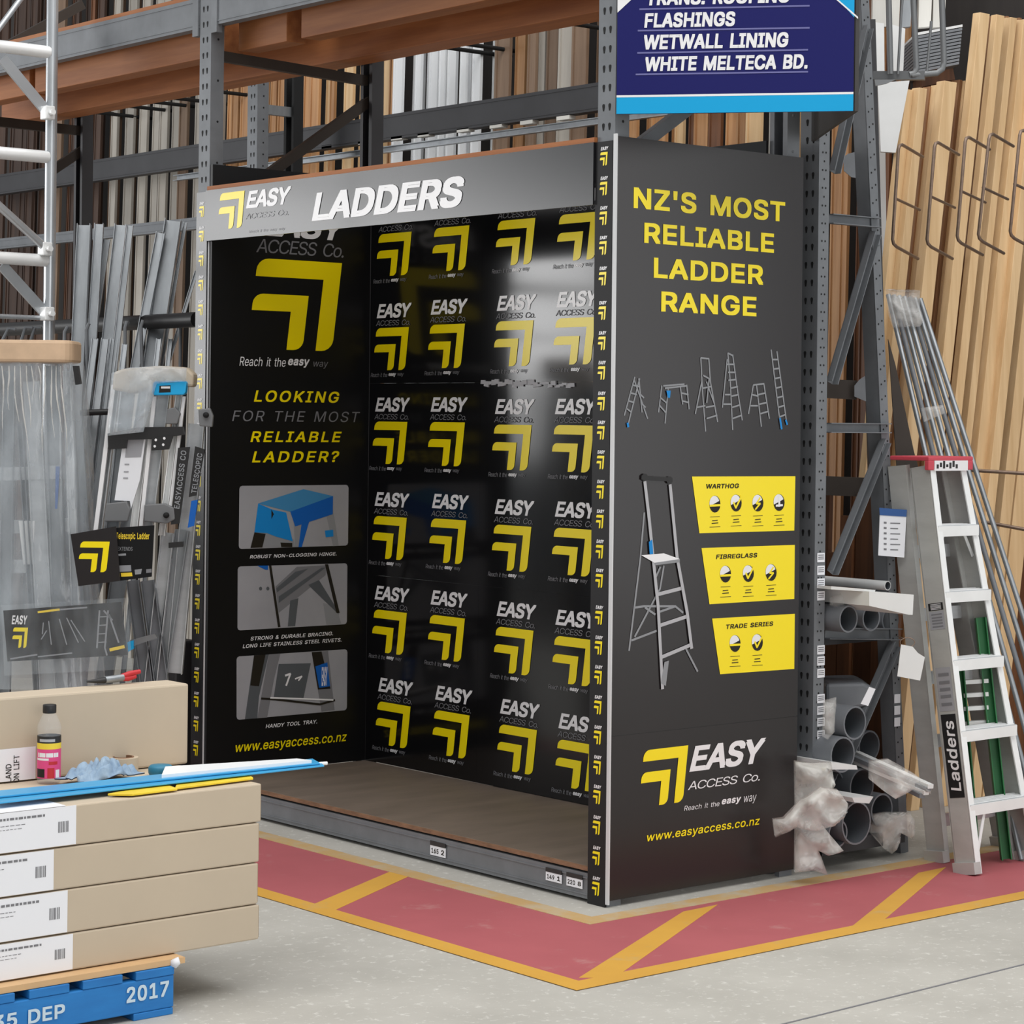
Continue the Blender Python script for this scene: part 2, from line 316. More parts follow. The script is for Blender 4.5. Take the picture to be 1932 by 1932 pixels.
# letter outlines drawn as closed polylines: letter, advance, loops of x,y
GLYPHS = r'''
A 240 8,0 101,254 138,254 231,0 198,0 144,151 132,186 116,239 123,239 106,185 95,151 43,0|55,71 55,99 185,99 185,71
B 228 30,0 30,254 121,254 145,252 164,245 180,235 190,221 197,205 199,187 198,172 193,160 178,143 157,133 157,131 170,129 182,123 192,114 201,102 207,86 209,68 207,50 200,33 189,20 172,9 151,2 123,0|62,29 122,29 148,31 165,40 175,53 178,68 176,81 171,92 163,102 153,109 140,114 124,115 62,115|62,143 119,143 144,148 154,155 162,163 166,174 168,186 165,202 156,214 141,223 120,226 62,226
C 255 134,-3 103,1 75,12 52,32 35,58 24,90 20,127 24,165 35,197 52,223 75,242 103,254 134,258 170,252 186,245 201,236 214,224 224,209 232,193 236,174 204,174 195,197 179,214 158,224 134,228 111,225 92,216 75,202 62,182 54,157 52,127 54,97 63,72 75,53 92,38 112,29 134,26 158,30 179,40 195,57 204,80 236,80 232,62 224,45 214,31 201,19 187,9 170,2 153,-2
D 251 109,0 48,0 48,29 107,29 136,31 159,40 177,55 189,75 197,99 200,128 197,156 190,180 177,200 160,214 138,223 110,226 47,226 47,254 113,254 147,251 176,239 200,221 217,196 227,164 231,128 227,91 217,59 199,34 175,15 145,4|62,254 62,0 30,0 30,254
E 209 30,0 30,254 186,254 186,226 62,226 62,143 178,143 178,114 62,114 62,29 188,29 188,0
F 205 30,0 30,254 185,254 185,226 62,226 62,139 173,139 173,111 62,111 62,0
G 260 134,-3 102,1 75,13 52,32 35,58 24,90 20,127 24,165 35,197 52,223 74,242 102,254 132,258 152,256 170,252 187,245 202,235 214,222 225,208 232,192 237,174 204,174 194,197 178,213 158,224 133,228 111,225 92,216 75,202 62,182 54,157 52,127 54,97 63,72 75,53 92,38 112,29 134,26 155,29 172,36 187,47 198,62 205,80 207,101 217,100 141,100 141,128 239,128 239,100 236,71 225,45 209,25 188,9 163,0
H 258 30,0 30,254 62,254 62,144 196,144 196,254 228,254 228,0 196,0 196,116 62,116 62,0
I 150 16,0 16,29 59,29 59,226 16,226 16,254 135,254 135,226 91,226 91,29 135,29 135,0
J 198 93,-3 62,2 38,16 22,40 17,73 17,86 49,86 49,73 52,52 61,37 75,28 93,25 110,28 124,37 133,52 136,73 136,254 168,254 168,73 163,40 147,16 123,2
K 233 52,73 52,108 70,131 87,152 106,172 182,254 224,254 116,138 114,138|30,0 30,254 62,254 62,167 62,112 62,97 62,0|186,0 94,130 114,155 224,0
L 196 30,0 30,254 62,254 62,29 181,29 181,0
M 314 30,0 30,254 76,254 139,94 144,79 150,61 156,42 161,24 154,24 159,41 165,61 171,79 176,94 238,254 284,254 284,0 252,0 252,145 252,163 253,184 253,207 253,229 256,229 249,205 241,181 234,161 228,145 171,0 143,0 85,145 80,160 72,181 65,204 56,229 59,229 60,208 60,186 61,164 61,145 61,0
N 262 30,0 30,254 68,254 172,91 181,75 194,53 207,27 202,27 200,54 200,79 199,97 199,254 232,254 232,0 193,0 101,145 89,165 74,191 54,226 60,227 61,192 62,164 62,145 62,0
O 267 133,-3 103,1 75,12 52,32 35,58 24,90 20,127 24,165 35,197 52,223 75,242 103,254 133,258 164,254 192,242 215,223 232,197 243,165 247,127 243,90 232,58 215,32 192,12 164,1|133,26 155,29 175,38 191,52 204,72 212,97 215,127 212,157 204,182 191,202 175,216 155,225 133,228 112,225 92,216 75,202 63,182 54,157 52,127 54,97 63,72 75,52 92,38 112,29
P 222 30,0 30,254 118,254 144,252 166,244 183,231 195,215 202,195 204,174 202,152 195,133 183,116 166,104 144,96 118,93 55,93 55,121 116,121 134,123 149,128 159,136 167,147 171,160 172,174 171,188 167,201 159,211 148,219 134,224 116,226 62,226 62,0
R 224 30,0 30,254 118,254 145,252 167,244 183,232 195,217 202,198 205,176 202,154 195,136 183,120 166,109 145,101 118,99 48,99 48,128 117,128 135,129 149,133 160,141 167,150 171,162 173,176 171,190 167,202 159,212 149,220 134,224 116,226 62,226 62,0|177,0 115,115 151,115 214,0
S 223 112,-4 86,-2 64,5 46,15 32,30 23,48 19,68 52,68 55,55 62,44 71,35 83,29 112,25 128,26 143,30 155,37 165,46 171,57 173,70 171,81 166,89 148,102 122,111 92,120 64,130 43,145 30,163 26,186 29,206 37,224 51,238 69,249 90,256 114,258 137,256 158,249 175,238 189,224 197,208 200,189 169,189 163,206 151,219 134,227 112,229 97,228 84,224 73,218 64,209 59,199 58,188 60,176 65,167 85,154 106,147 132,140 156,132 179,119 197,99 202,85 204,69 201,50 193,32 180,17 162,5 139,-2
T 224 16,226 16,254 208,254 208,226 128,226 128,0 96,0 96,226
U 259 129,-4 101,-1 77,8 57,22 42,40 33,62 30,87 30,254 62,254 62,89 64,72 70,57 80,44 94,34 110,28 129,26 149,28 165,34 179,44 188,57 194,72 196,89 196,254 229,254 229,87 226,62 216,40 201,22 182,8 157,-1
V 240 102,0 8,254 42,254 96,103 108,69 124,15 117,15 133,69 145,103 197,254 231,254 139,0
W 343 78,0 8,254 41,254 82,98 88,73 93,47 98,20 95,20 100,47 106,73 112,98 153,254 190,254 231,98 237,73 243,47 249,20 244,20 249,47 255,73 261,98 302,254 335,254 265,0 228,0 184,161 176,196 168,237 175,237 167,197 159,161 115,0
X 237 9,0 109,142 109,118 15,254 52,254 89,200 102,181 112,164 122,146 116,146 126,164 136,181 149,200 187,254 223,254 129,119 129,143 228,0 191,0 146,65 134,83 125,98 115,116 122,116 113,98 103,83 91,65 46,0
Y 236 102,0 102,104 8,254 46,254 96,172 111,146 125,115 112,115 126,146 140,172 191,254 228,254 134,104 134,0
Z 219 21,0 21,23 137,193 153,215 170,238 174,227 143,226 111,226 20,226 20,254 198,254 198,231 84,64 67,40 49,17 45,27 76,28 107,29 200,29 200,0
a 195 80,-4 63,-3 47,2 34,11 24,22 17,37 15,54 17,69 22,80 29,90 39,97 63,105 89,110 117,113 133,117 136,121 138,127 138,128 133,148 120,161 98,165 75,161 59,150 50,137 20,146 29,161 39,173 52,182 66,188 97,192 119,190 143,180 153,172 161,160 167,145 168,126 168,0 138,0 138,26 136,26 126,12 108,1|85,23 101,24 114,29 124,37 132,47 136,57 138,69 138,95 130,91 116,88 100,86 88,84 67,79 52,70 47,62 46,52 51,36 65,26
b 212 115,-4 99,-3 86,2 69,16 59,29 56,29 56,0 26,0 26,254 57,254 57,160 59,160 69,173 86,186 98,191 115,192 137,189 156,180 173,166 185,146 193,122 195,94 193,66 185,42 173,23 157,8 137,-1|110,23 126,26 140,33 150,44 158,58 163,75 164,95 163,114 158,131 150,145 140,156 126,163 110,165 94,163 81,156 70,145 62,131 58,114 56,95 58,75 63,58 70,43 81,32 94,26
c 198 104,-4 79,-1 58,8 41,23 28,43 20,66 17,94 20,122 28,146 41,165 58,180 79,189 104,192 130,189 153,178 170,161 181,138 151,131 145,145 135,155 121,162 104,165 86,162 73,155 62,144 54,129 50,112 48,94 50,75 54,59 62,44 73,33 86,26 104,23 121,26 135,33 146,44 152,59 181,51 171,28 153,11 130,0
d 212 98,-4 75,-1 56,8 40,23 27,42 20,66 17,94 20,122 27,146 40,166 56,180 75,189 98,192 114,191 126,186 144,173 153,160 155,160 155,254 186,254 186,0 156,0 156,29 153,29 143,16 126,2 114,-3|102,23 118,26 132,32 142,43 150,58 154,75 156,95 154,114 150,131 142,145 132,156 118,163 102,165 86,163 72,156 62,145 54,131 50,114 48,95 50,75 54,58 62,44 73,33 86,26
e 202 106,-4 80,-1 58,8 41,23 28,42 20,66 17,93 20,121 28,145 40,165 58,180 78,189 103,192 133,187 147,180 160,170 170,157 179,141 184,121 186,97 186,85 37,85 37,110 169,110 155,101 153,119 149,134 141,147 131,157 118,163 103,165 87,163 73,157 62,147 54,135 50,121 48,105 48,89 50,69 55,53 64,40 76,31 90,25 106,23 127,26 143,36 153,53 182,45 177,32 168,20 156,10 141,2 125,-3
f 127 114,190 114,164 3,164 3,190|40,0 40,216 42,231 48,243 57,252 68,259 94,265 111,263 121,260 114,234 107,236 97,237 85,235 77,230 72,221 71,209 71,0
g 213 103,-75 84,-74 67,-70 41,-55 25,-35 51,-20 61,-33 77,-44 103,-49 124,-46 141,-38 152,-23 156,-3 156,34 153,34 143,21 126,8 114,4 97,2 76,5 56,13 40,27 28,45 20,68 17,96 20,123 27,147 40,166 56,180 76,189 98,192 114,191 127,186 144,173 154,159 157,159 157,190 186,190 186,-4 183,-27 175,-45 162,-59 145,-68 125,-73|102,30 118,32 132,38 142,47 150,61 155,77 156,96 155,115 150,132 142,146 132,156 119,163 102,165 86,163 73,156 62,145 54,131 50,115 48,96 50,78 54,61 62,48 73,38 86,32
h 205 57,113 57,0 26,0 26,254 57,254 57,144 51,144 62,166 76,181 94,189 114,192 132,190 148,184 161,174 170,160 177,142 179,120 179,0 148,0 148,118 145,137 136,152 123,161 105,165 92,163 80,159 71,151 63,141 58,129
i 83 26,0 26,190 57,190 57,0|42,221 34,223 27,227 22,234 21,242 22,249 27,256 34,260 42,262 50,260 57,256 62,249 63,242 62,234 57,227 50,223
k 190 55,68 55,106 60,106 142,190 180,190 92,100 89,100|26,0 26,254 57,254 57,0|147,0 74,93 96,114 186,0
l 95 70,-1 50,2 37,10 29,24 26,42 26,254 57,254 57,49 60,31 65,27 73,26 80,26 85,27 90,1 81,0
m 305 26,0 26,190 56,190 56,148 54,148 59,162 66,173 86,188 110,193 129,190 144,180 154,166 160,147 156,147 161,160 169,172 190,187 218,193 234,191 249,186 261,177 270,164 276,148 278,128 278,0 248,0 248,127 245,145 236,156 224,163 209,165 197,164 187,160 173,145 168,124 168,0 137,0 137,130 134,144 126,156 115,163 100,165 79,160 70,154 63,145 58,133 57,119 57,0
n 205 57,113 57,0 26,0 26,190 56,190 56,144 51,144 62,166 76,181 94,189 114,192 132,190 147,184 160,174 170,160 176,142 179,120 179,0 148,0 148,118 145,137 136,152 123,161 105,165 92,163 80,159 71,151 63,141 58,129
o 208 104,-4 79,-1 58,8 41,23 28,43 20,66 17,94 20,122 28,146 41,165 58,180 79,189 104,192 128,189 149,180 167,165 180,146 188,122 191,94 188,66 180,43 167,23 149,8 128,-1|104,23 121,26 135,33 146,44 154,59 158,75 160,94 158,112 154,129 146,144 135,155 121,162 104,165 86,162 73,155 62,144 54,129 50,112 48,94 50,75 54,59 62,44 73,33 86,26
p 212 26,-71 26,190 56,190 56,160 59,160 69,173 86,186 98,191 115,192 137,189 156,180 173,166 185,146 193,122 195,94 193,66 185,42 173,23 157,8 137,-1 115,-4 99,-3 86,2 69,16 59,29 57,29 57,-71|110,23 126,26 140,33 150,44 158,58 163,75 164,95 163,114 158,131 150,145 140,156 126,163 110,165 94,163 81,156 70,145 62,131 58,114 56,95 58,75 63,58 70,43 81,32 94,26
r 130 26,0 26,190 56,190 56,160 58,160 65,173 76,184 90,190 107,192 115,192 122,192 122,161 115,162 103,163 91,161 80,157 70,151 63,142 58,131 57,118 57,0
s 182 91,-4 72,-3 56,2 42,9 31,19 23,32 18,47 47,53 53,40 62,30 75,25 91,23 108,25 122,31 131,40 134,51 132,60 127,68 118,74 106,78 75,85 52,93 36,104 27,119 23,137 26,152 33,166 43,177 58,185 74,190 94,192 112,191 127,186 140,179 149,170 162,145 134,139 129,149 121,158 110,164 94,166 78,164 65,158 57,150 54,139 56,129 62,122 86,111 115,105 137,97 153,86 162,71 166,53 163,37 156,24 145,12 130,3 112,-2
t 114 102,190 102,164 3,164 3,190|32,236 63,236 63,49 64,38 68,31 75,26 85,25 93,26 101,27 107,1 96,-1 84,-2 62,1 46,11 36,26 32,46
v 195 81,0 9,190 42,190 83,78 93,43 103,10 92,10 101,43 112,78 152,190 186,190 113,0
w 284 69,0 11,190 44,190 67,107 77,68 88,21 82,21 93,67 103,107 126,190 158,190 181,107 191,68 201,21 196,21 206,68 217,107 240,190 272,190 215,0 184,0 159,86 152,112 145,140 138,169 145,169 138,140 131,112 124,86 99,0
y 195 24,-69 31,-43 36,-44 52,-44 65,-37 75,-18 81,-1 9,190 42,190 83,78 93,43 103,10 92,10 101,43 112,78 153,190 186,190 102,-29 88,-54 70,-68 46,-73 32,-72
z 190 21,0 21,23 127,160 127,161 24,161 24,190 166,190 166,165 63,30 63,28 169,28 169,0
0 227 113,-3 87,0 65,12 47,31 34,57 27,89 24,127 27,165 35,197 48,223 65,242 87,254 113,258 139,254 161,242 179,223 192,197 200,165 203,127 200,89 192,57 179,31 162,12 140,0|113,25 131,28 145,37 157,52 165,72 170,97 172,127 170,157 165,182 157,203 145,218 131,227 113,230 96,227 82,218 70,203 62,182 56,157 55,127 56,97 62,72 70,52 82,37 96,28
1 227 38,0 38,27 195,27 195,0|138,254 138,0 106,0 106,224 105,224 43,179 43,213 99,254
2 227 32,0 32,24 117,114 141,141 155,163 160,186 159,198 154,209 146,218 137,224 112,230 98,228 86,224 77,216 69,207 65,195 64,181 33,181 35,202 43,221 55,237 72,248 91,255 112,258 134,255 153,248 169,237 181,223 188,205 191,186 185,159 168,129 133,90 76,30 76,28 195,28 195,0
3 227 109,-3 87,-1 66,5 49,15 35,29 26,46 22,66 55,66 57,54 63,44 72,35 83,30 109,25 138,30 149,37 157,46 163,58 165,72 163,86 158,98 150,109 137,117 121,122 101,124 78,124 78,150 144,224 144,226 35,226 35,254 186,254 186,230 106,139 106,144 132,144 154,138 172,127 185,111 194,93 196,72 194,51 185,33 172,18 154,6 133,-1
4 227 20,53 20,79 123,254 155,254 54,83 54,81 207,81 207,53|141,0 141,61 141,73 141,159 171,159 171,0
5 227 111,-3 89,-1 70,6 54,16 41,30 33,47 30,65 61,65 64,54 69,44 87,30 111,25 125,27 138,32 149,41 157,52 162,66 164,81 162,97 157,111 148,122 137,131 124,137 109,138 84,134 64,123 34,126 48,254 183,254 183,226 75,226 67,151 68,151 89,162 115,167 131,165 147,160 161,153 172,143 182,130 189,116 194,99 195,82 193,58 184,38 171,21 154,8 134,-1
6 227 113,-3 91,-1 71,7 55,20 42,37 34,58 32,81 34,100 40,119 69,170 126,254 161,254 75,131 73,131 83,144 98,153 117,157 139,155 158,147 173,136 185,120 192,101 194,79 192,56 184,36 171,20 155,7 135,-1|113,24 127,26 139,31 149,40 157,51 162,64 164,79 162,94 157,107 149,118 139,126 127,131 113,133 99,131 87,126 77,118 69,107 64,94 62,79 64,64 69,51 77,40 87,31 99,26
7 227 48,0 162,224 162,226 31,226 31,254 195,254 195,224 82,0
8 227 113,-3 89,-1 68,6 50,17 37,31 29,48 26,68 28,83 33,98 40,110 51,121 63,128 76,132 76,133 59,141 46,154 38,171 35,190 38,209 45,225 57,239 73,249 92,256 113,258 134,256 153,249 169,239 181,225 188,209 191,190 188,171 180,154 167,141 150,133 150,132 164,128 176,121 186,110 194,98 199,83 200,68 198,48 189,31 176,17 158,6 137,-1|113,25 129,26 142,30 153,37 161,46 167,57 168,69 167,83 161,94 153,104 141,111 128,116 113,118 98,116 85,111 73,104 65,94 59,83 58,69 59,57 64,46 73,37 84,30 97,26|113,145 137,150 146,157 154,165 158,176 160,188 158,200 154,210 147,218 138,225 113,230 89,225 79,218 72,210 68,200 66,188 68,176 72,165 79,157 89,150
9 227 113,258 135,255 155,247 171,234 184,217 192,197 194,173 192,155 186,135 158,84 100,0 65,0 151,124 154,124 144,111 128,101 109,97 87,100 69,107 53,119 41,134 34,154 32,176 34,198 42,218 55,235 71,247 91,255|113,230 99,228 87,223 77,215 69,204 64,191 63,176 64,161 69,148 77,137 87,129 99,123 113,122 127,123 139,129 149,137 157,147 162,160 164,175 162,190 157,204 150,215 139,223 127,228
. 94 48,-2 39,-1 31,4 26,12 25,20 26,29 31,37 39,42 48,43 56,42 64,37 69,29 71,20 69,12 64,4 56,-1
, 94 19,-60 34,36 68,36 42,-60
' 103 39,159 35,254 68,254 64,159
? 179 66,76 66,80 71,115 76,126 84,135 104,149 123,167 129,178 131,192 129,203 125,213 110,226 89,231 69,226 53,213 48,202 46,189 14,189 17,209 24,226 36,240 51,250 69,256 89,258 110,256 127,249 142,239 153,226 160,209 162,191 160,172 153,156 142,142 127,130 110,118 100,103 97,79 97,76|82,-2 73,-1 66,4 61,12 59,20 61,29 66,37 73,42 82,43 91,42 98,37 103,29 105,20 103,12 98,4 91,-1
& 224 98,-3 75,-1 55,6 39,17 27,31 20,48 17,67 19,82 24,95 42,117 70,139 108,168 118,176 127,187 131,202 129,214 123,223 113,228 101,230 84,227 73,216 68,199 73,182 84,164 102,142 219,0 182,0 86,116 61,146 44,172 39,185 38,199 40,215 45,229 55,241 67,249 82,255 100,257 118,255 133,249 145,241 154,230 160,217 162,202 158,181 146,162 128,146 77,109 55,87 50,77 48,66 50,54 55,44 62,35 72,29 83,25 96,23 111,25 126,30 151,48 160,61 168,76 173,93 174,112 204,112 202,90 198,72 185,46 173,31 166,23 153,12 136,3 117,-2
: 94 48,-2 39,-1 31,4 26,12 25,20 26,29 31,37 39,42 48,43 56,42 64,37 69,29 71,20 69,12 64,4 56,-1|48,135 39,137 31,142 26,149 25,158 26,167 31,174 39,179 48,181 56,179 64,174 69,167 71,158 69,149 64,142 56,137
- 227 168,122 168,94 57,94 57,122
/ 125 117,266 36,-38 7,-38 89,266
% 338 88,141 73,143 60,149 50,157 43,168 39,180 37,194 37,206 39,220 43,232 51,243 60,251 73,257 88,258 103,257 115,251 125,243 132,232 136,220 138,206 138,194 136,180 132,168 125,157 115,149 103,143|88,164 99,166 106,173 110,183 112,194 112,206 106,227 99,234 88,236 77,234 69,227 65,217 64,206 64,194 65,183 69,173 76,166|251,-5 236,-3 223,2 213,11 206,21 202,34 200,48 200,60 202,74 206,86 213,97 223,105 236,111 251,112 266,111 278,105 288,97 295,86 299,74 300,60 300,48 299,34 295,21 288,11 278,2 265,-3|251,17 262,20 269,26 273,36 274,48 274,60 269,81 262,88 251,90 240,88 232,81 228,71 226,60 226,48 228,36 232,26 239,20|66,0 241,254 270,254 95,0
$ 223 101,-37 101,292 122,292 122,-37|112,-4 86,-2 64,5 46,15 32,30 23,48 19,68 52,68 55,55 62,44 71,35 83,29 112,25 128,26 143,30 155,37 165,46 171,57 173,70 171,81 166,89 148,102 122,111 92,120 64,130 43,145 30,163 26,186 29,206 37,224 51,238 69,249 90,256 114,258 137,256 158,249 175,238 189,224 197,208 200,189 169,189 163,206 151,219 134,227 112,229 97,228 84,224 73,218 64,209 59,199 58,188 60,176 65,167 85,154 106,147 132,140 156,132 179,119 197,99 202,85 204,69 201,50 193,32 180,17 162,5 139,-2
'''
GL = {}
for ln in GLYPHS.strip().split('\n'):
    c, adv, body = ln[0], *ln[2:].split(' ', 1)
    GL[c] = (int(adv), [[tuple(int(k) for k in q.split(',')) for q in lp.split()] for lp in body.split('|')])
from mathutils.geometry import delaunay_2d_cdt
_gl = {}
def letter(c, bold):
    """one letter as triangles; a heavier letter is the union of its outline shifted to the four corners of the extra stroke width"""
    if (c, bold) in _gl: return _gl[c, bold]
    loops = []
    for dx, dy in (((0, 0),) if bold <= 0 else ((-1, -1), (1, -1), (1, 1), (-1, 1))):
        loops += [[(p[0]/360+dx*bold, p[1]/360+dy*bold) for p in lp] for lp in GL[c][1]]
    vs, es = [], []
    for lp in loops:
        n0 = len(vs); vs += [Vector(p) for p in lp]; es += [(n0+i, n0+(i+1) % len(lp)) for i in range(len(lp))]
    ov, oe, of, *_ = delaunay_2d_cdt(vs, es, [], 0, 1e-5)
    def wind(x, y):
        w_ = 0
        for lp in loops:
            for (x0, y0), (x1, y1) in zip(lp, lp[1:]+lp[:1]):
                if (y0 <= y) != (y1 <= y):
                    xx = x0+(y-y0)/(y1-y0)*(x1-x0)
                    if xx > x: w_ += 1 if y1 > y0 else -1
        return w_
    keep = [f for f in of if wind(sum(ov[i].x for i in f)/3, sum(ov[i].y for i in f)/3) != 0]
    _gl[c, bold] = ([(v.x, v.y) for v in ov], [tuple(f) for f in keep]); return _gl[c, bold]
def glyphs(body, bold=0.0, shear=0.0, space=1.0):
    """filled word as a unit-box mesh (x 0..1, y 0..1)"""
    key = (body, bold, shear, space)
    if key in _tc: return _tc[key]
    x = 0.0; vs, fs = [], []
    for k, c in enumerate(body):
        if c == ' ': x += 150*space; continue
        n0 = len(vs); v, f = letter(c, bold); used = sorted({i for t in f for i in t}); ix = {i: n0+j for j, i in enumerate(used)}
        vs += [V((v[i][0]+x/360+shear*v[i][1], v[i][1], k % 2)) for i in used]; fs += [tuple(ix[i] for i in t) for t in f]
        x += GL[c][0] + 500*(space-1)*.5 + bold*360*1.2
    x0 = min(v.x for v in vs); x1 = max(v.x for v in vs); y0 = min(v.y for v in vs); y1 = max(v.y for v in vs)
    vs = [((v.x-x0)/(x1-x0), (v.y-y0)/(y1-y0), v.z*.00015) for v in vs]
    _tc[key] = (vs, fs); return _tc[key]
def put_text(mb, pl, body, bl, tr, mi=0, off=.0012, bold=0.0, shear=0.0, space=1.0):
    """body fitted to the box from bl to tr on plane pl (plane coordinates)"""
    vs, fs = glyphs(body, bold, shear, space)
    mb.add([pl.pt(bl[0]+(tr[0]-bl[0])*x, bl[1]+(tr[1]-bl[1])*y, off+z) for x, y, z in vs], fs, mi)
def px_text(mb, pl, body, bl, tr, mi=0, **k): put_text(mb, pl, body, pl.hit(*bl), pl.hit(*tr), mi, **k)
def arc(cx, cy, r, a0, a1, n=5): return [(cx+r*math.cos(math.radians(a0+(a1-a0)*i/n)), cy+r*math.sin(math.radians(a0+(a1-a0)*i/n))) for i in range(n+1)]
def chev(sh=.11):
    o = [(0, .80)]+[(x, y) for x, y in arc(.13, .87, .13, 180, 90)]+[(1, 1)]+arc(.87, .13, .13, 0, -90)+[(.80, 0), (.80, .80)]
    i = [(0, .425)]+arc(.11, .50, .11, 180, 90)+[(.645, .61)]+arc(.535, .11, .11, 0, -90)+[(.455, 0), (.455, .425)]
    f = lambda P: [((x+sh*y)/(1+sh), y) for x, y in P]
    # split the L shapes so that each face stays convex enough
    return f(o), f(i)
def put_chev(mb, pl, bl, tr, mi=0, off=.0012):
    for P in chev():
        mb.add([pl.pt(bl[0]+(tr[0]-bl[0])*x, bl[1]+(tr[1]-bl[1])*y, off) for x, y in P], [tuple(range(len(P)))], mi)
def tile(mb, pl, bl, tr, my=0, mw=1, mg=2, tag_line=True, access=True, off=.0012):
    """the square mark: name, second line, double chevron, motto; bl..tr is the chevron's box"""
    w, h = tr[0]-bl[0], tr[1]-bl[1]; X = lambda a: bl[0]+w*a; Z = lambda a: bl[1]+h*a
    put_chev(mb, pl, bl, tr, my, off)
    put_text(mb, pl, 'EASY', (X(.10), Z(1.23)), (X(1.07), Z(1.57)), mw, off, .035, .25, .9)
    if access: put_text(mb, pl, 'ACCESS Co.', (X(.08), Z(1.05)), (X(1.03), Z(1.18)), mg, off, 0, .2, .9)
    if tag_line:
        put_text(mb, pl, 'Reach it the', (X(-.05), Z(-.16)), (X(.42), Z(-.06)), mg, off, 0, .2, .9)
        put_text(mb, pl, 'easy', (X(.45), Z(-.16)), (X(.66), Z(-.07)), mw, off, .03, .2, .9)
        put_text(mb, pl, 'way', (X(.70), Z(-.16)), (X(.87), Z(-.07)), mg, off, 0, .2, .9)
def px_line(mb, pl, pts, wpx, mi=0, off=.0012):
    """printed stroke along pixel points, wpx pixels wide at the plane"""
    P = [pl.hit(*p) for p in pts]
    d = (pl.pt(*P[0])-CAM).dot(FW); hw = wpx*d/F_PX/2
    for a, b in zip(P, P[1:]):
        a, b = Vector(a), Vector(b); t = (b-a)
        if t.length < 1e-6: continue
        t.normalize(); nrm = Vector((-t.y, t.x))*hw; t = t*hw*.4
        q = [a-t-nrm, b+t-nrm, b+t+nrm, a-t+nrm]; off += .00004
        mb.add([pl.pt(x[0], x[1], off) for x in q], [(0, 1, 2, 3)], mi)
def px_poly(mb, pl, pts, mi=0, off=.0012):
    P = [pl.hit(*p) for p in pts]; mb.add([pl.pt(a, b, off) for a, b in P], [tuple(range(len(P)))], mi)
def px_disc(mb, pl, c, rx, ry, mi=0, off=.0012, a0=0, a1=360):
    n = 16; px_poly(mb, pl, [(c[0]+rx*math.cos(math.radians(a0+(a1-a0)*i/n)), c[1]-ry*math.sin(math.radians(a0+(a1-a0)*i/n))) for i in range(n if a1-a0 == 360 else n+1)], mi, off)

def slab(mb, pts, d, th, mi=0):
    """upright slab facing the aisle at distance d, th thick"""
    mb.poly([at(x, y, d) for x, y in pts], FW, th, mi); return mb
from mathutils import noise as NZ
def crumple(pts, d, th, amp, mats, cuts=5, fr=14, mi=0, mb=None):
    """lumpy crumpled bundle with the outline pts at distance d"""
    bm = bmesh.new(); vs = [bm.verts.new(at(x, y, d)) for x, y in pts]; bm.faces.new(vs)
    bmesh.ops.triangulate(bm, faces=bm.faces[:])
    for _ in range(2):
        long = [e for e in bm.edges if e.calc_length() > .03]
        if long: bmesh.ops.subdivide_edges(bm, edges=long, cuts=2, use_grid_fill=True); bmesh.ops.triangulate(bm, faces=[f for f in bm.faces if len(f.verts) > 4])
    bd = {v for v in bm.verts if v.is_boundary}; bm.verts.index_update()
    mb = mb or MB(); vv = []
    for v in bm.verts:
        k = NZ.noise(v.co*fr)+.6*NZ.noise(v.co*fr*2.7); r = abs(NZ.noise(v.co*fr*.9+V((7, 3, 1))))
        vv.append(v.co - FW*((0 if v in bd else th*.55)+amp*(k*.7+1.6*(1-2*r)**3)))
    F = [tuple(x.index for x in f.verts) for f in bm.faces]; n = len(vv)
    back = [p.co + FW*th*.5 for p in bm.verts]
    mb.add(vv+back, F+[tuple(i+n for i in reversed(f)) for f in F]+[(e.verts[0].index, e.verts[1].index, e.verts[1].index+n, e.verts[0].index+n) for e in bm.edges if e.is_boundary], mi, True)
    bm.free(); return mb
def vtext(mb, pl, body, bl, tr, mi=0, off=.0012, **k):
    """lettering turned to read upwards, in the box bl..tr (plane coordinates)"""
    vs, fs = glyphs(body, **k)
    mb.add([pl.pt(tr[0]-(tr[0]-bl[0])*y, bl[1]+(tr[1]-bl[1])*x, off+z) for x, y, z in vs], fs, mi)

# ================================================================ SETTING
fl = MB().box((-8, -9, -.12), (9, 16, 0)).build('floor', 'concrete', kind='structure', origin=(0, 0, 0))
def patch(pts, z, mi=0, mb=None):
    mb = mb or MB(); mb.poly([(p[0], p[1], z-.0012) for p in pts], (0, 0, 1), .0012, mi); return mb
XO, YO, XI, YI, LW = -.77, -.722, -.205, -.15, .072
mb = MB(); patch([(XO+.05, YO+.05), (4, YO+.05), (4, YI), (XI, YI), (XI, 6), (XO+.05, 6)], .0015, 0, mb); mb.build('red_paint', 'paint_red', fl)
mb = MB(); patch([(XO, YO), (4, YO), (4, YO+LW), (XO+LW, YO+LW), (XO+LW, 6), (XO, 6)], .0032, 0, mb); mb.build('yellow_border_line', 'paint_yellow', fl)
mb = MB(); patch([(XI-.005, YI-.005), (4, YI-.005), (4, YI+.07), (XI+.07, YI+.07), (XI+.07, 6), (XI-.005, 6)], .0028, 0, mb); mb.build('worn_yellow_line', 'paint_yellow_worn', fl)
for q, mm in ((((585, 1710), (737, 1645), (777, 1652), (623, 1722.5)), 'paint_yellow'),
          (((1092, 1846), (1289, 1721), (1354, 1708), (1160, 1846)), 'paint_yellow'),
          (((1596, 1758), (1733, 1647.7), (1785, 1637), (1655, 1748)), 'paint_yellow')):
    patch([onZ(x, y, 0) for x, y in q], .0022).build('yellow_stripe', mm, fl)
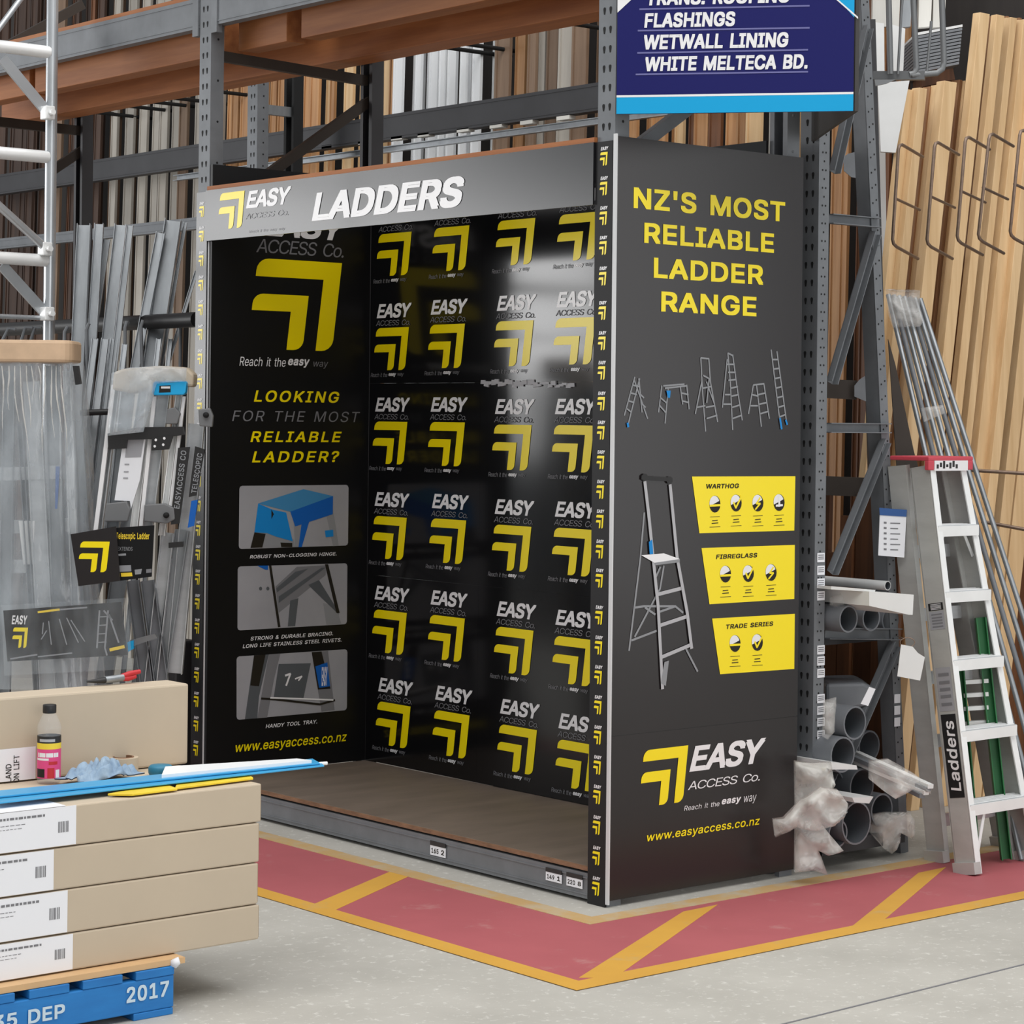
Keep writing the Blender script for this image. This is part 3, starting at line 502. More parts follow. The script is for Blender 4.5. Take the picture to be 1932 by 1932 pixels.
# scratches and a joint in the concrete
mb = MB()
a, b = onZ(1932, 1820, 0), onZ(1480, 1932, 0); t = (b-a).normalized(); nn = V((-t.y, t.x, 0))*.0035
patch([a-t-nn, b+t*2-nn, b+t*2+nn, a-t+nn], .0014, 0, mb); mb.build('saw_cut', 'dim_print', fl)
MB().box((3.3, -.2, 0), (3.4, 16, 6.5)).build('wall_back', 'wall_dark', kind='structure')

# ================================================================ BOOTH RACK: upright frames, beams, timber level
def slots(mb, fn, z0, z1, step=.0605, mi=1, rows=(.026, .054)):
    z = z0
    while z < z1:
        for r in rows:
            P = [(r+.0062*math.cos(math.radians(a)), z+.0062*math.sin(math.radians(a))) for a in range(-20, 201, 44)]+[(r-.0026, z-.017), (r+.0026, z-.017)]
            mb.add([fn(a, b) for a, b in P], [tuple(range(len(P)))], mi)
        z += step
def post_mb(x, y0, z1, dirx=1, dep=.06, w=.08, slot=None, holes=None):
    """perforated C post: slotted face at x facing away from dirx"""
    mb = MB(); mb.box((x, y0, .0), (x+dirx*.004, y0+w, z1)); 
    for yy in (y0, y0+w-.004): mb.box((x+dirx*.004, yy, 0), (x+dirx*dep, yy+.004, z1))
    mb.box((x+dirx*(dep-.004), y0+.004, 0), (x+dirx*dep, y0+.02, z1)); mb.box((x+dirx*(dep-.004), y0+w-.02, 0), (x+dirx*dep, y0+w-.004, z1))
    if slot: slots(mb, lambda a, b: V((x-dirx*.0007, y0+a, b)), *slot)
    if holes:
        z = holes[0]
        while z < holes[1]:
            mb.lathe((x+dirx*dep*.55, y0+.0006, z), [(0, -.002), (.0045, -.002), (.0045, 0)], 8, 1, (0, 1, 0)); z += holes[2]
    return mb
# left-hand frame of the booth
fr = thing('rack_upright_frame', (.4, 2.36, 0), 'grey slotted rack upright where the valance starts, braced back to a dark post', 'rack frame', 'booth upright frames')
post_mb(0, 2.32, 4.6, 1, .06, .08, (2.44, 4.5), (2.5, 3.2, .16)).build('post', ['rack_grey', 'slot_dark'], fr)
zt = onX(700, 62, .8).z
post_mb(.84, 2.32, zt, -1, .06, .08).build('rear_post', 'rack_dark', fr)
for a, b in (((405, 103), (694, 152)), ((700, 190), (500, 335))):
    p, q = onY(*a, 2.36), onY(*b, 2.36); MB().chan(p, q, .04, .028, .003, (0, 1, 0)).build('brace', 'rack_brown', fr)  # dark brown carries the shade the braces stand in
MB().bar((.05, 2.36, .35), (.80, 2.36, .35), .03, .04).build('brace', 'rack_brown', fr)
# near corner frame
fr = thing('rack_upright_frame', (.4, .04, 0), 'grey slotted rack upright at the outer corner, beside the hanging blue sign', 'rack frame', 'booth upright frames')
post_mb(0, .0, 4.6, 1, .06, .08, (2.44, 4.5), (2.45, 4.4, .16)).build('post', ['rack_grey', 'slot_dark'], fr)
post_mb(.84, .0, 4.0, -1, .06, .08, None, (2.42, 3, .12)).build('rear_post', 'rack_grey', fr)
p, q = onY(1300, 206, .04), onY(1215, 271, .04); d = q-p
MB().chan(p-d*.6, q+d*.6, .04, .028, .003, (0, 1, 0)).build('brace', 'rack_grey', fr)
MB().bar((.05, .04, .35), (.80, .04, .35), .03, .04).build('brace', 'rack_grey', fr)
MB().bar((.05, .04, 3.35), (.80, .04, 3.35), .03, .04).build('brace', 'rack_grey', fr)

def beam(name, x, y0, y1, z0, z1, label, cat='rack beam', group=None, m='rack_grey', clips=True, dep=.045):
    r = thing(name, (x, (y0+y1)/2, z0), label, cat, group)
    mb = MB(); mb.box((x, y0, z0), (x+dep, y1, z1)); mb.box((x-.003, y0, z0+.012), (x, y1, z0+.016)); mb.box((x-.003, y0, z1-.016), (x, y1, z1-.012))
    mb.build('rail', m, r)
    if clips:
        for yy in (y0+.002, y1-.042): MB().box((x-.006, yy, z0-.03), (x+.02, yy+.04, z1+.02)).build('end_connector', m, r)
    return r
beam('rack_beam', .0, .085, 2.315, 3.03, 3.150, 'grey steel beam crossing high above the booth opening', group='upper rack beams')
beam('rack_beam', .0, 2.405, 5.2, 3.03, 3.150, 'grey steel beam above the bay holding the steel channels, behind the scaffold tower', group='upper rack beams')
# decking on the upper level
for y0, y1, lb in ((.09, 2.31, 'orange particle board deck on the upper level over the booth'), (2.41, 5.2, 'orange particle board deck on the upper level over the steel channel bay')):
    MB().box((.01, y0, 3.151), (.84, y1, 3.169)).build('deck_board', ['pine_orange'], label=lb, cat='deck board', group='upper deck boards')
# timber bearers under the deck: pixel-measured faces on two planes
XA, XB = .12, .66
zA0 = onX(375, 112, XA).z; zB0 = onX(375, 170, XB).z
def bearer(x, y0, y1, z0, lb, dep=.09):
    MB().box((x, y0, z0), (x+dep, y1, 3.150)).build('timber_bearer', 'pine_orange', label=lb, cat='timber', group='timber bearers under the upper deck', bevel=.003)
yn0, yn1 = onX(568, 60, XA).y, onX(541, 60, XA).y
bearer(XA, .09, yn0, zA0, 'long front orange timber bearer under the deck over the booth, ending at the gap')
bearer(XA, yn1, 2.31, zA0, 'short front orange timber bearer under the deck between gap and slotted post')
bearer(XB-.05, .09, 5.2, zB0, 'long rear orange timber bearer running under both upper deck boards', .14)
bearer(XA, 2.41, 3.95, zA0, 'front orange timber bearer over the steel channels')
bearer(XA, 4.0, 5.2, zA0, 'front orange timber bearer over the wrapped bundle at the edge')

# ================================================================ BOOTH PANELS
TH = .006; XBK = .765
PR = Plane((0, -.014, 0), (1, 0)); PL = Plane((0, 2.298, 0), (1, 0)); PB = Plane((XBK, 0, 0), (0, -1)); PV = Plane((-.016, 0, 0), (0, -1)); PC = Plane((-.0085, 0, 0), (0, -1))
# ---- end panel facing the side aisle
ep = thing('advertising_board', (.42, -.01, 0), 'tall black side panel reading NZ\'S MOST RELIABLE LADDER RANGE in yellow', 'advertising panel')
mb = MB(); mb.box((-.002, -.014, .535), (.845, -.003, 2.401)); mb.box((-.002, -.0138, .022), (.845, -.003, .5325)); mb.box((0, -.012, .53), (.84, -.004, .536), 0)
mb.build('sheet', 'black_print', ep)
mb = MB(); mb.box((-.008, -.0155, .01), (-.002, -.002, 2.408)); mb.build('edge_trim', 'white_edge', ep)
for s, bl, tr in (("NZ'S MOST", (1195, 393), (1481, 381)), ('RELIABLE', (1215, 458), (1460, 441)), ('LADDER', (1233, 524), (1440, 501)), ('RANGE', (1247, 588), (1427, 560))):
    mb = MB(); px_text(mb, PR, s, bl, tr, bold=.032); mb.build('headline_lettering', 'yellow_print', ep)
mb = MB(); xa, xb = PR.hit(1205, 1470)[0], PR.hit(1298, 1410)[0]; za, zb = PR.hit(1250, 1518)[1], PR.hit(1298, 1406)[1]
put_chev(mb, PR, (xa, za), (xb, zb), 0)
px_text(mb, PR, 'EASY', (1300, 1457), (1445, 1391), 1, bold=.035, shear=.25, space=.9); px_text(mb, PR, 'ACCESS Co.', (1297, 1491), (1433, 1457), 1, shear=.2, space=.9, bold=-.006)
px_text(mb, PR, 'Reach it the', (1290, 1530), (1357, 1511), 1, shear=.2, bold=-.004); px_text(mb, PR, 'easy', (1361, 1521), (1398, 1503), 1, bold=.03, shear=.2); px_text(mb, PR, 'way', (1403, 1518), (1427, 1499), 1, shear=.2)
mb.build('logo', ['yellow_print', 'white_print'], ep)
mb = MB(); px_text(mb, PR, 'www.easyaccess.co.nz', (1220, 1592), (1433, 1544), 0, bold=.012, shear=.15); mb.build('web_address_lettering', 'yellow_print', ep)
# six small product pictures
O5 = lambda x, y: (1140+x/3.33, 300+y/3.33)
def strokes(polys, w, plane, f, mi=0, mb=None, off=.0012):
    mb = mb or MB()
    for P in polys: px_line(mb, plane, [f(*p) for p in P], w, mi, off); off += .0002
    return mb
pics = [
 [[(125,1610),(190,1370)],[(145,1680),(220,1380)],[(185,1385),(270,1630)],[(215,1380),(235,1590)],[(150,1520),(185,1530)],[(165,1470),(200,1480)],[(175,1420),(215,1430)],[(225,1480),(245,1500)],[(235,1540),(255,1560)],[(140,1570),(165,1590)]],
 [[(360,1425),(340,1590)],[(400,1440),(380,1660)],[(370,1425),(500,1415)],[(380,1440),(515,1425)],[(475,1430),(490,1540)],[(515,1420),(530,1570)],[(480,1470),(525,1480)],[(485,1520),(528,1530)],[(350,1500),(385,1530)],[(345,1550),(380,1590)]],
 [[(605,1250),(615,1450),(635,1710)],[(655,1255),(665,1400),(710,1650)],[(605,1250),(655,1255)],[(610,1400),(570,1600)],[(640,1400),(690,1540)],[(615,1440),(665,1430)],[(620,1360),(655,1380)],[(580,1560),(630,1550)],[(635,1560),(690,1550)],[(640,1630),(705,1610)],[(655,1380),(640,1530)]],
 [[(775,1220),(790,1400),(805,1700)],[(805,1230),(830,1420),(865,1640)],[(775,1220),(805,1235)],[(770,1260),(740,1560)],[(770,1290),(815,1290)],[(775,1340),(822,1340)],[(778,1390),(826,1385)],[(790,1440),(835,1430)],[(795,1490),(840,1480)],[(800,1560),(848,1545)],[(803,1630),(858,1610)],[(755,1480),(785,1480)],[(745,1540),(790,1540)]],
 [[(935,1420),(905,1600)],[(955,1420),(985,1680)],[(1000,1410),(1035,1630)],[(935,1420),(1000,1412)],[(925,1480),(965,1490)],[(965,1480),(1010,1470)],[(972,1540),(1020,1530)],[(978,1600),(1028,1585)],[(915,1550),(960,1550)]],
 [[(1047,1200),(1107,1690)],[(1083,1210),(1145,1665)],[(1052,1260),(1088,1260)],[(1060,1320),(1096,1315)],[(1067,1380),(1103,1372)],[(1075,1440),(1112,1430)],[(1083,1500),(1120,1490)],[(1090,1560),(1128,1548)],[(1098,1620),(1136,1605)]]]
for P in pics:
    mb = strokes(P, 3.1, PR, O5)
    if P is pics[0]: px_line(mb, PR, [O5(143, 1660), O5(147, 1682)], 5, 1, .0032)
    if P is pics[1]: px_poly(mb, PR, [O5(385, 1455), O5(412, 1455), O5(408, 1500), O5(395, 1500)], 1, .004)
    if P is pics[5]: px_line(mb, PR, [O5(1100, 1630), O5(1110, 1695)], 4.5, 1, .0036); px_line(mb, PR, [O5(1136, 1640), O5(1145, 1668)], 4, 1, .0036)
    mb.build('ladder_picture', ['mid_print', 'blue_print'], ep)
# large platform ladder picture
O6 = lambda x, y: (1140+x/4.2, 870+y/4.2)
mb = MB()
strokes([[(315,410),(285,760),(195,1500)],[(470,830),(440,1010),(240,1390)],[(215,1420),(410,1345)],[(240,1160),(310,1150),(560,1150),(620,1200)],[(320,1160),(400,1215)],[(430,1195),(560,1150)],[(640,1480),(735,1665)],[(440,840),(400,930)]], 4.2, PR, O6, 0, mb)
strokes([[(420,1055),(615,1005)],[(440,1300),(650,1230)],[(455,1550),(680,1455)]], 7, PR, O6, 1, mb, .0032)
strokes([[(315,165),(345,420),(420,1150),(455,1800)],[(515,190),(570,760),(650,1200),(685,1480)]], 7.5, PR, O6, 1, mb, .0042)
px_poly(mb, PR, [O6(285, 745), O6(465, 730), O6(590, 775), O6(390, 805)], 2, .0048); px_poly(mb, PR, [O6(390, 805), O6(590, 775), O6(590, 800), O6(395, 825)], 0, .005)
px_poly(mb, PR, [O6(440, 1760), O6(470, 1590), O6(505, 1580), O6(480, 1780)], 0, .0046)
px_line(mb, PR, [O6(290, 130), O6(520, 145)], 8, 3, .0056); px_disc(mb, PR, O6(312, 128), 6, 7, 3, .0058); px_disc(mb, PR, O6(508, 150), 6, 7, 3, .0058)
px_poly(mb, PR, [O6(345, 640), O6(372, 620), O6(380, 735), O6(352, 738)], 4, .0050)
mb.build('large_ladder_picture', ['mid_print', 'grey_print', 'white_print', 'tool_black', 'blue_print'], ep)
# yellow range tags printed on the panel
def face_icon(mb, c, kind):
    px_disc(mb, PR, c, 10.5, 16, 1, .0022); px_disc(mb, PR, (c[0]-1, c[1]-1), 9.5, 14.5, 2, .0026, 20, 200)
    if kind == 0: px_poly(mb, PR, [(c[0]-10, c[1]+1), (c[0]+10, c[1]), (c[0]+10, c[1]+4), (c[0]-10, c[1]+5)], 0, .003)
    if kind == 1: px_line(mb, PR, [(c[0]-5, c[1]-1), (c[0]-1, c[1]+9), (c[0]+10, c[1]-13)], 4, 0, .003)
    if kind == 2: px_line(mb, PR, [(c[0]+4, c[1]-10), (c[0]-3, c[1]+1), (c[0]+4, c[1]+1), (c[0]-5, c[1]+12)], 3.5, 0, .003)
    if kind == 3: px_line(mb, PR, [(c[0], c[1]-11), (c[0], c[1]+7)], 5, 2, .003); px_line(mb, PR, [(c[0]-6, c[1]+6), (c[0]+6, c[1]+5)], 4, 2, .0034)
def ytag(q, word, bl, tr, icons):
    mb = MB(); px_poly(mb, PR, q, 0, .0014); px_text(mb, PR, word, bl, tr, 1, off=.0022, bold=.03, shear=.12)
    for i, (c, k) in enumerate(icons):
        face_icon(mb, c, k)
        for j, (dy, ww) in enumerate(((24, 9), (31, 5), (36, 6), (43, 10))): px_line(mb, PR, [(c[0]-ww, c[1]+dy+.5), (c[0]+ww, c[1]+dy-.5)], 1.6 if j in (1, 2) else .9, 1, .0022)
    mb.build('range_tag', ['yellow_print', 'ink', 'white_print'], ep)
ytag([(1305, 899), (1500, 898.5), (1498, 1001), (1319, 1006)], 'WARTHOG', (1331.5, 922), (1393.5, 912), [((1348, 951), 0), ((1388, 949), 1), ((1429, 949), 2), ((1469, 948), 3)])
ytag([(1323, 1034), (1499, 1028), (1498, 1130), (1338, 1140)], 'FIBREGLASS', (1350, 1055), (1428, 1043), [((1368, 1083), 0), ((1411, 1082), 1), ((1454, 1080), 2)])
ytag([(1343, 1167), (1499, 1158), (1498, 1262), (1358, 1272)], 'TRADE SERIES', (1369, 1187), (1458, 1172), [((1386, 1214), 0), ((1428, 1212), 1)])

# ---- inner side panel
lp = thing('advertising_board', (.4, 2.30, .1), 'black inner side panel with large chevrons, three photos and LOOKING FOR THE MOST RELIABLE LADDER?', 'advertising panel')
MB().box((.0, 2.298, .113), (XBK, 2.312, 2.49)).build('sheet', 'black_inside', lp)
mb = MB(); hx, hz = lambda x, y: PL.hit(x, y)[0], lambda x, y: PL.hit(x, y)[1]
put_chev(mb, PL, (hx(467, 585), hz(601, 662)), (hx(645, 497), hz(644, 496.5)), 0)
z0 = hz(483, 476); z1 = hz(646, 461)
put_text(mb, PL, 'ACCESS Co.', (hx(483, 476), z0), (hx(648, 470), z1), 1, shear=.2, space=.9, bold=-.012)
put_text(mb, PL, 'EASY', (hx(488, 470), z1+.012), (hx(655, 470), z1+.105), 2, shear=.25, bold=.035, space=.9)
px_text(mb, PL, 'Reach it the', (451.5, 690), (539, 675), 2, shear=.2, bold=-.004); px_text(mb, PL, 'easy', (543, 693), (584, 678), 2, shear=.2, bold=.03); px_text(mb, PL, 'way', (591, 695), (619, 683), 1, shear=.2)
mb.build('logo', ['yellow_print', 'dim_print', 'white_print'], lp)
for s, bl, tr, mi in (('LOOKING', (478.6, 758), (640, 739), 0), ('FOR THE MOST', (437.6, 794.7), (679, 777), 1), ('RELIABLE', (472, 834), (644.5, 814.5), 0), ('LADDER?', (475, 872.7), (640, 851), 0)):
    mb = MB(); px_text(mb, PL, s, bl, tr, mi, shear=.2, bold=-.006 if mi else .022, space=1.15); mb.build('slogan_lettering', ['yellow_print', 'dim_print'], lp)
O9 = lambda x, y: (370+x/3.22, 880+y/3.22)
def pic(q, name):
    """printed photo with rounded corners"""
    Q = [V((*PL.hit(*p), 0)) for p in q]; P = []
    for i in range(4):
        c, a, b = Q[i], Q[i-1], Q[(i+1) % 4]; r = .012
        u, w = (a-c).normalized()*r, (b-c).normalized()*r
        P += [c+u, c+u*.3+w*.3, c+w]
    mb = MB(); mb.add([PL.pt(p.x, p.y, .0012) for p in P], [tuple(range(len(P)))], 0); return mb
PM = ['photo_grey', 'blue_print', 'deep_blue_print', 'ink', 'mid_print', 'dim_print', 'white_print', 'pvc_dark', 'mid_blue_print']
f = lambda *P: [O9(*p) for p in P]
mb = pic(f((262, 118), (925, 112), (922, 480), (258, 502)), 'a')
px_poly(mb, PL, f((330, 495), (365, 390), (590, 440), (600, 490)), 4, .0018)
px_poly(mb, PL, f((590, 320), (830, 260), (865, 482), (830, 484), (790, 300), (680, 330), (625, 490), (600, 490)), 4, .0019); px_poly(mb, PL, f((620, 490), (640, 340), (690, 320), (640, 490)), 2, .002)
px_poly(mb, PL, f((375, 225), (650, 138), (830, 180), (570, 275)), 8, .0022); px_poly(mb, PL, f((570, 275), (830, 180), (828, 290), (600, 365)), 2, .0024)
px_poly(mb, PL, f((352, 400), (375, 225), (460, 262), (545, 280), (585, 455), (480, 425), (430, 405)), 1, .0026); px_poly(mb, PL, f((455, 260), (470, 290), (455, 320)), 3, .003)
px_poly(mb, PL, f((352, 400), (420, 410), (400, 492), (328, 495)), 3, .0028); px_poly(mb, PL, f((510, 462), (582, 465), (582, 490), (515, 490)), 3, .0028); px_poly(mb, PL, f((780, 390), (830, 385), (832, 425), (785, 430)), 1, .0028)
mb.build('photo_print', PM, lp)
mb = pic(f((252, 608), (918, 588), (915, 958), (250, 997)), 'b')
px_poly(mb, PL, f((440, 602), (455, 602), (510, 975), (495, 976)), 3, .0028); px_poly(mb, PL, f((780, 594), (800, 594), (870, 890), (850, 890)), 3, .0028)
px_poly(mb, PL, f((480, 730), (610, 610), (790, 600), (785, 660), (500, 890)), 5, .0018); px_poly(mb, PL, f((500, 790), (760, 615), (785, 615), (500, 830)), 7, .0022); px_poly(mb, PL, f((485, 740), (600, 640), (680, 620), (490, 765)), 7, .0022)
px_poly(mb, PL, f((570, 815), (620, 800), (600, 970), (555, 972)), 7, .002); px_poly(mb, PL, f((680, 720), (745, 690), (850, 860), (865, 900)), 7, .002); px_poly(mb, PL, f((770, 830), (850, 850), (880, 955), (790, 962)), 4, .0018)
px_disc(mb, PL, O9(390, 742), 3, 3.5, 7, .002); px_disc(mb, PL, O9(434, 742), 3, 3.5, 7, .002); px_poly(mb, PL, f((370, 603), (435, 602), (435, 628), (420, 628)), 2, .002)
mb.build('photo_print', PM, lp)
mb = pic(f((245, 1155), (918, 1110), (915, 1480), (245, 1540)), 'c')
px_poly(mb, PL, f((350, 1148), (440, 1142), (380, 1400), (370, 1530), (295, 1535)), 7, .0018); px_poly(mb, PL, f((350, 1148), (420, 1143), (380, 1335), (328, 1330)), 3, .0022)
px_poly(mb, PL, f((440, 1142), (510, 1138), (470, 1300), (430, 1525), (370, 1530)), 5, .002); px_poly(mb, PL, f((500, 1200), (695, 1195), (650, 1410), (470, 1400)), 7, .002)
px_line(mb, PL, f((395, 1410), (480, 1415), (750, 1445), (840, 1420)), 4, 3, .0026); px_line(mb, PL, f((450, 1405), (830, 1418)), 3, 6, .0028); px_line(mb, PL, f((540, 1270), (570, 1260), (545, 1330)), 4, 6, .0028); px_line(mb, PL, f((600, 1290), (640, 1275), (620, 1300)), 3, 6, .0028)
px_poly(mb, PL, f((700, 1128), (800, 1120), (840, 1480), (760, 1490)), 5, .0018); px_poly(mb, PL, f((700, 1128), (760, 1123), (815, 1350), (738, 1355)), 3, .0022); px_poly(mb, PL, f((722, 1215), (795, 1190), (812, 1335), (745, 1345)), 2, .0026)
px_text(mb, PL, 'EASY', O9(760, 1335), O9(795, 1215), 6, off=.003, bold=.03)
mb.build('photo_print', PM, lp)
for s, bl, tr in (('ROBUST NON-CLOGGING HINGE.', (471, 1054), (634.6, 1041.5)), ('STRONG & DURABLE BRACING.', (472.5, 1208.6), (628, 1191.5)), ('LONG LIFE STAINLESS STEEL RIVETS.', (457.6, 1223), (644, 1203.5)), ('HANDY TOOL TRAY.', (501, 1374), (598, 1357.6))):
    mb = MB(); px_text(mb, PL, s, bl, tr, 0, shear=.2, bold=.014); mb.build('caption_lettering', 'white_print', lp)
mb = MB(); px_text(mb, PL, 'www.easyaccess.co.nz', (444, 1424), (654, 1385), 0, shear=.2, bold=.012); mb.build('web_address_lettering', 'yellow_print', lp)

# ---- back wall: two sheets wide, three high, each with four marks
ys = onX(905, 900, XBK).y; zs1, zs2 = onX(905, 722, XBK).z, onX(905, 1105, XBK).z
corners = [[(777, 437), (772, 617), (769, 796), (768, 977), (768, 1156.5), (775, 1333)],
           [(886, 425), (877.6, 610.6), (877.6, 797), (880, 982), (877.5, 1167), (886.4, 1350)],
           [(1010.5, 411), (1007, 604), (1003.5, 802), (1003, 994), (1007, 1190), (1013.5, 1377.6)],
           [(1131, 399), (1124, 598), (1121, 803), (1121, 1000), (1122, 1208), (1128, 1407)]]
tw = PB.hit(878, 838)[0]-PB.hit(806, 842)[0]; th = PB.hit(878, 797)[1]-PB.hit(878, 880.5)[1]
proto = None
bounds = [(2.46, zs1, 'top'), (zs1, zs2, 'middle'), (zs2, .113, 'bottom')]
for c in (0, 1):
    for r, (zt_, zb_, word) in enumerate(bounds):
        y0, y1 = (ys, 2.296) if c == 0 else (.082, ys)
        where = 'next to the inner side panel' if c == 0 else 'beside the corner post'
        extra = {(1, 0): ', glaring, torn below'}.get((c, r), '')
        cy = (y0+y1)/2
        bs = thing('backdrop_sheet', (XBK, cy, (zt_+zb_)/2), f'{word} black backdrop sheet of yellow chevrons {where}{extra}', 'backdrop sheet', 'backdrop sheets at the back of the booth')
        zl = zb_+.0002; 
        MB().box((XBK+.0005, y0+.0002, zl), (XBK+.007, y1-.0002, zt_-.0002)).build('sheet', 'black_backdrop', bs)
        for cc in (2*c, 2*c+1):
            for rr in (2*r, 2*r+1):
                s, z = PB.hit(*corners[cc][rr])
                if proto is None:
                    mb = MB(); tile(mb, PB, (s-tw, z-th), (s, z)); proto = mb.build('logo', ['yellow_print', 'white_print', 'dim_print'], bs); ps, pz = s, z
                    p0 = V(bs['_o'])
                else:
                    o = proto.copy(); COL.objects.link(o); o.parent = bs
                    o.location = V((0, -(s-ps), z-pz)) + p0 - V(bs['_o'])
# the buckled sheet leans out a little at its far edge, and its lower edge is torn
bs = [o for o in COL.objects if o.name.startswith('backdrop_sheet') and 'glaring' in o['label']][0]
GLARE = bs
mb = MB(); random.seed(3)
p, q = PB.hit(912, 721), PB.hit(1080, 727)
for k in range(26):
    s = p[0]+(q[0]-p[0])*k/25; hh = .012+.010*random.random() - .004*(k > 15); zz = p[1]+(q[1]-p[1])*k/25+random.uniform(-.006, .006)
    mb.poly([PB.pt(s-.012, zz-hh/2), PB.pt(s+.016, zz-hh/2+random.uniform(-.005, .005)), PB.pt(s+.014, zz+hh/2), PB.pt(s-.01, zz+hh/2)], PB.n, .002+.004*random.random(), 0)
mb.build('torn_edge', 'grey_print', bs)

# ---- valance across the front
va = thing('valance_sign', (0, 1.2, 2.19), 'long valance sign reading LADDERS across the top of the booth', 'sign')
MB().box((-.016, .082, 2.192), (-.008, 2.322, 2.388)).build('sheet', 'black_gloss', va)
mb = MB(); px_text(mb, PV, 'LADDERS', (589, 418), (877, 331), 0, bold=.042, shear=.2, space=.93, off=.002); mb.build('title_lettering', 'white_print', va)
mb = MB(); put_chev(mb, PV, (PV.hit(411, 405)[0], PV.hit(432, 431.5)[1]), (PV.hit(462, 360)[0], PV.hit(462, 359.5)[1]), 0)
px_text(mb, PV, 'EASY', (464.5, 394), (550.5, 350.5), 1, bold=.035, shear=.25, space=.9); px_text(mb, PV, 'ACCESS Co.', (463.5, 414), (544, 394.5), 2, shear=.2, space=.9, bold=-.006); px_text(mb, PV, 'Reach it the easy way', (470, 441), (538, 428), 2, shear=.2)
mb.build('logo', ['yellow_print', 'white_print', 'grey_print'], va)
hb = beam('rack_beam', -.007, .085, 2.318, 2.26, 2.387, 'steel beam carrying the LADDERS valance', dep=.05, m='rack_dark', clips=False)
MB().box((-.012, .083, 2.3885), (.10, 2.318, 2.404)).build('timber_batten', 'pine_orange', label='thin rusty orange timber batten along the top of the LADDERS valance', cat='timber')

# ---- chevron strips on the two front posts
def strip(y0, y1, z1, rows, label, skin):
    t = thing('post_sleeve', (-.006, (y0+y1)/2, 0), label, 'post sleeve', 'chevron post sleeves')
    MB().box((-.0085, y0, .0), (-.0015, y1, z1)).build('sheet', skin, t)
    pr = None
    for z in rows:
        if pr is None:
            s = -(y0+y1)/2; mb = MB(); put_chev(mb, PC, (s-.020, z-.042), (s+.017, z), 0, .0008); put_text(mb, PC, 'EASY', (s-.015, z+.006), (s+.020, z+.017), 1, .0008, .05, .25)
            pr = mb.build('logo', ['yellow_print', 'white_print'], t); zz = z
        else:
            o = pr.copy(); COL.objects.link(o); o.parent = t; o.location = (0, 0, z-zz)
    return t
near = [287, 343, 399, 455, 513, 578, 635, 691, 749, 804, 860, 916, 972, 1029, 1084, 1154, 1211, 1267, 1324, 1381, 1438, 1494, 1552, 1610, 1668]
strip(.0, .08, onX(1130, 268, -.008).z, [onX(1141, y, -.0085).z for y in near], 'black strip of small yellow chevrons on the corner post', 'black_matt')
rows = [onX(374, 390+46.2*k, -.0085).z for k in range(23)]
strip(2.322, 2.398, 2.385, rows, 'strip of small chevrons on the far post, washed pale by daylight at the top', 'black_gloss')
MB().box((-.004, 2.314, .112), (-.0005, 2.3205, 2.19)).build('edge_strip', 'white_edge', label='thin pale edge strip between the chevron post and the inner side panel', cat='edge strip')

# ---- low platform
pb = beam('platform_beam', -.004, .082, 2.318, .012, .092, 'low grey steel beam along the front of the empty platform', dep=.05, clips=False)
MB().box((.012, .084, .094), (XBK, 2.296, .112)).build('platform_deck', 'plywood', label='worn brown plywood platform deck on the floor of the booth', cat='platform deck', bevel=.002)
MB().box((-.003, .084, .0995), (.011, 2.316, .1115)).build('deck_edging', 'ply_edge', label='chipped reddish edge strip along the front of the plywood platform', cat='edging')
PF = Plane((-.0075, 0, 0), (0, -1))
def ticket(q0, q1, txt, lb):
    a, b = PF.hit(*q0), PF.hit(*q1); r = thing('price_ticket', PF.pt((a[0]+b[0])/2, min(a[1], b[1])), lb, 'price ticket', 'price tickets on the platform beam')
    z0, z1 = min(a[1], b[1]), max(a[1], b[1]); s0, s1 = a[0], b[0]; h = z1-z0
    MB().poly([PF.pt(s0, z0, -.001), PF.pt(s1, z0, -.001), PF.pt(s1, z0+h*.68, -.001), PF.pt(s0, z0+h*.68, -.001)], PF.n, .002).build('card', 'paper', r)
    MB().poly([PF.pt(s0, z0+h*.68, -.001), PF.pt(s1, z0+h*.68, -.001), PF.pt(s1, z1, -.001), PF.pt(s0, z1, -.001)], PF.n, .003).build('header', 'tool_black', r)
    mb = MB(); w_ = s1-s0
    put_text(mb, PF, txt[0], (s0+w_*.08, z0+h*.15), (s0+w_*.55, z0+h*.5), 0, .0012, .03); put_text(mb, PF, txt[1], (s0+w_*.72, z0+h*.15), (s0+w_*.92, z0+h*.5), 0, .0012, .03)
    mb.build('price_lettering', 'ink', r)
ticket((812, 1612), (841, 1592), ('165', '2'), 'small white price ticket alone midway along the platform beam')
ticket((1030, 1660), (1060, 1643), ('149', '1'), 'small price ticket, one of a pair, farther from the corner post')
ticket((1069, 1670), (1099, 1652), ('220', '8'), 'small white price ticket nearest the corner post on the platform beam')

